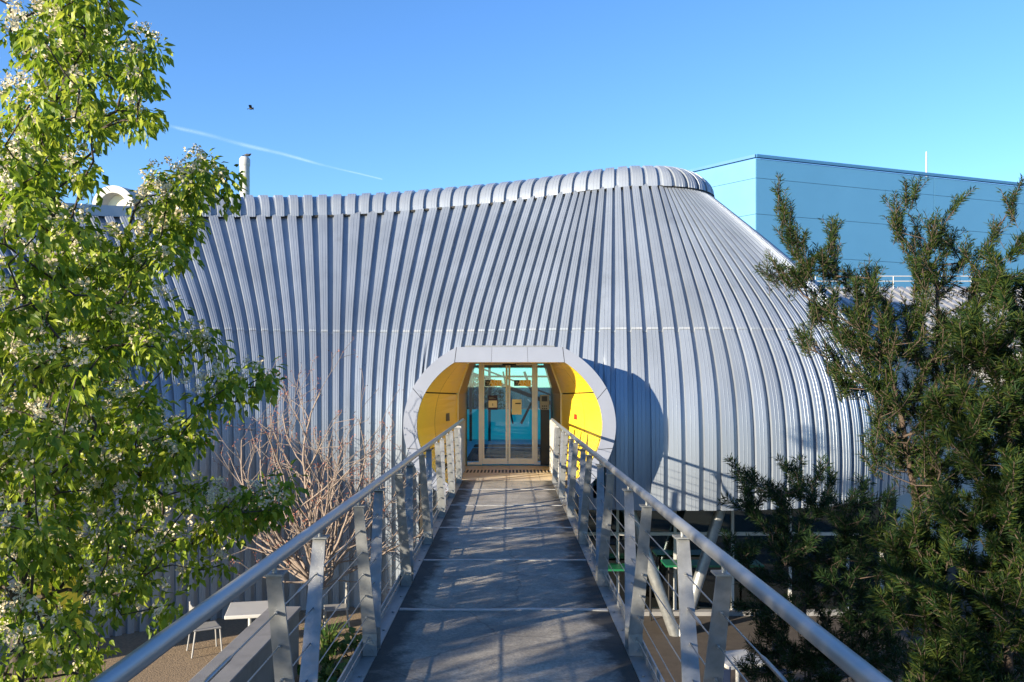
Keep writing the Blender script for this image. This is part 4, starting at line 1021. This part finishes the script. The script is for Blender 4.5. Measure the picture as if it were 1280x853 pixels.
# ------------------------------------------------------------------ birds, vapour trail
def bird(loc, label, flying, sc=1.0):
    o = empty('bird', loc, label, 'bird'); b = Vector(loc)
    bm = bmesh.new(); bmesh.ops.create_uvsphere(bm, u_segments=12, v_segments=8, radius=1)
    for v in bm.verts:
        t = v.co.x; v.co = Vector((v.co.x * .17, v.co.y * .065 * (1 - .35 * abs(t)), v.co.z * .07 * (1 - .3 * t if t < 0 else 1)))
        if t > .55: v.co.z += .05 * (t - .55) / .45 + .015
    me = bpy.data.meshes.new('body'); bm.to_mesh(me); bm.free(); me.transform(Matrix.Scale(sc, 4)); me.transform(Matrix.Translation(b)); link_mesh('body', me, M['bird'], o)
    mb = MB(); A = lambda x, y, z: b + Vector((x, y, z)) * sc
    mb.add([A(-.12, -.03, 0), A(-.12, .03, 0), A(-.30, .05, -.04), A(-.30, -.05, -.04), A(-.2, 0, .012)], [(0, 3, 4), (3, 2, 4), (2, 1, 4), (1, 0, 4), (0, 1, 2, 3)]); mb.build('tail', M['bird'], o)
    mb = MB(); mb.add([A(.16, -.012, .055), A(.16, .012, .055), A(.215, 0, .045), A(.165, 0, .07)], [(0, 2, 3), (1, 3, 2), (0, 1, 2)]); mb.build('beak', M['beak'], o)
    for sd in (-1, 1):
        mb = MB()
        if flying: pts = [A(.08, sd * .04, .03), A(.10, sd * .28, .16), A(.0, sd * .55, .08), A(-.10, sd * .30, .13), A(-.10, sd * .04, .02)]
        else: pts = [A(.08, sd * .062, .03), A(-.05, sd * .075, .05), A(-.22, sd * .03, -.01), A(-.08, sd * .07, -.03), A(.05, sd * .07, -.02)]
        up_ = Vector((0, 0, .008)); mb.add(pts + [p + up_ for p in pts], [(0, 1, 3, 4), (1, 2, 3), (9, 8, 6, 5), (8, 7, 6), (0, 5, 6, 1), (1, 6, 7, 2), (2, 7, 8, 3), (3, 8, 9, 4), (4, 9, 5, 0)]); mb.build('wing', M['bird'], o)
    return o
bb_ = bird(PX(314, 136, 60), 'small dark bird flying in the blue sky', True, 1.0)
bird((fl.x + .10, 26, zt_ + .07), 'small dark bird perched on the white flue', False, .6)
m, nt, N, L, Pn = nodes_of('vapour')
tc = N.new('ShaderNodeTexCoord'); nz = N.new('ShaderNodeTexNoise'); nz.inputs['Scale'].default_value = .012; L.new(tc.outputs['Object'], nz.inputs[0])
tr = N.new('ShaderNodeBsdfTransparent'); df = N.new('ShaderNodeBsdfDiffuse'); df.inputs[0].default_value = (.84, .92, .98, 1)
mr = N.new('ShaderNodeMapRange'); mr.inputs[1].default_value = .3; mr.inputs[2].default_value = .75; mr.inputs[3].default_value = .003; mr.inputs[4].default_value = .018; L.new(nz.outputs[0], mr.inputs[0])
mx = N.new('ShaderNodeMixShader'); L.new(mr.outputs[0], mx.inputs[0]); L.new(tr.outputs[0], mx.inputs[1]); L.new(df.outputs[0], mx.inputs[2]); L.new(mx.outputs[0], N['Material Output'].inputs[0])
a_, b_ = PX(168, 146, 1900), PX(478, 225, 1300); o = empty('vapour_trail', a_, 'thin white vapour trail crossing the blue sky', 'vapour trail')
pts = [a_.lerp(b_, i / 16) + Vector((0, 0, .8 * math.sin(i * 1.3))) for i in range(17)]
MB().tube(pts, [5.0 * (.3 + .7 * math.sin(math.pi * min(1, .15 + i / 17))) for i in range(17)], 10).build('trail', m, o)
MB().tube(pts, [2.6 * (.2 + .8 * math.sin(math.pi * min(1, .1 + i / 17))) for i in range(17)], 10).build('trail_core', m, o)
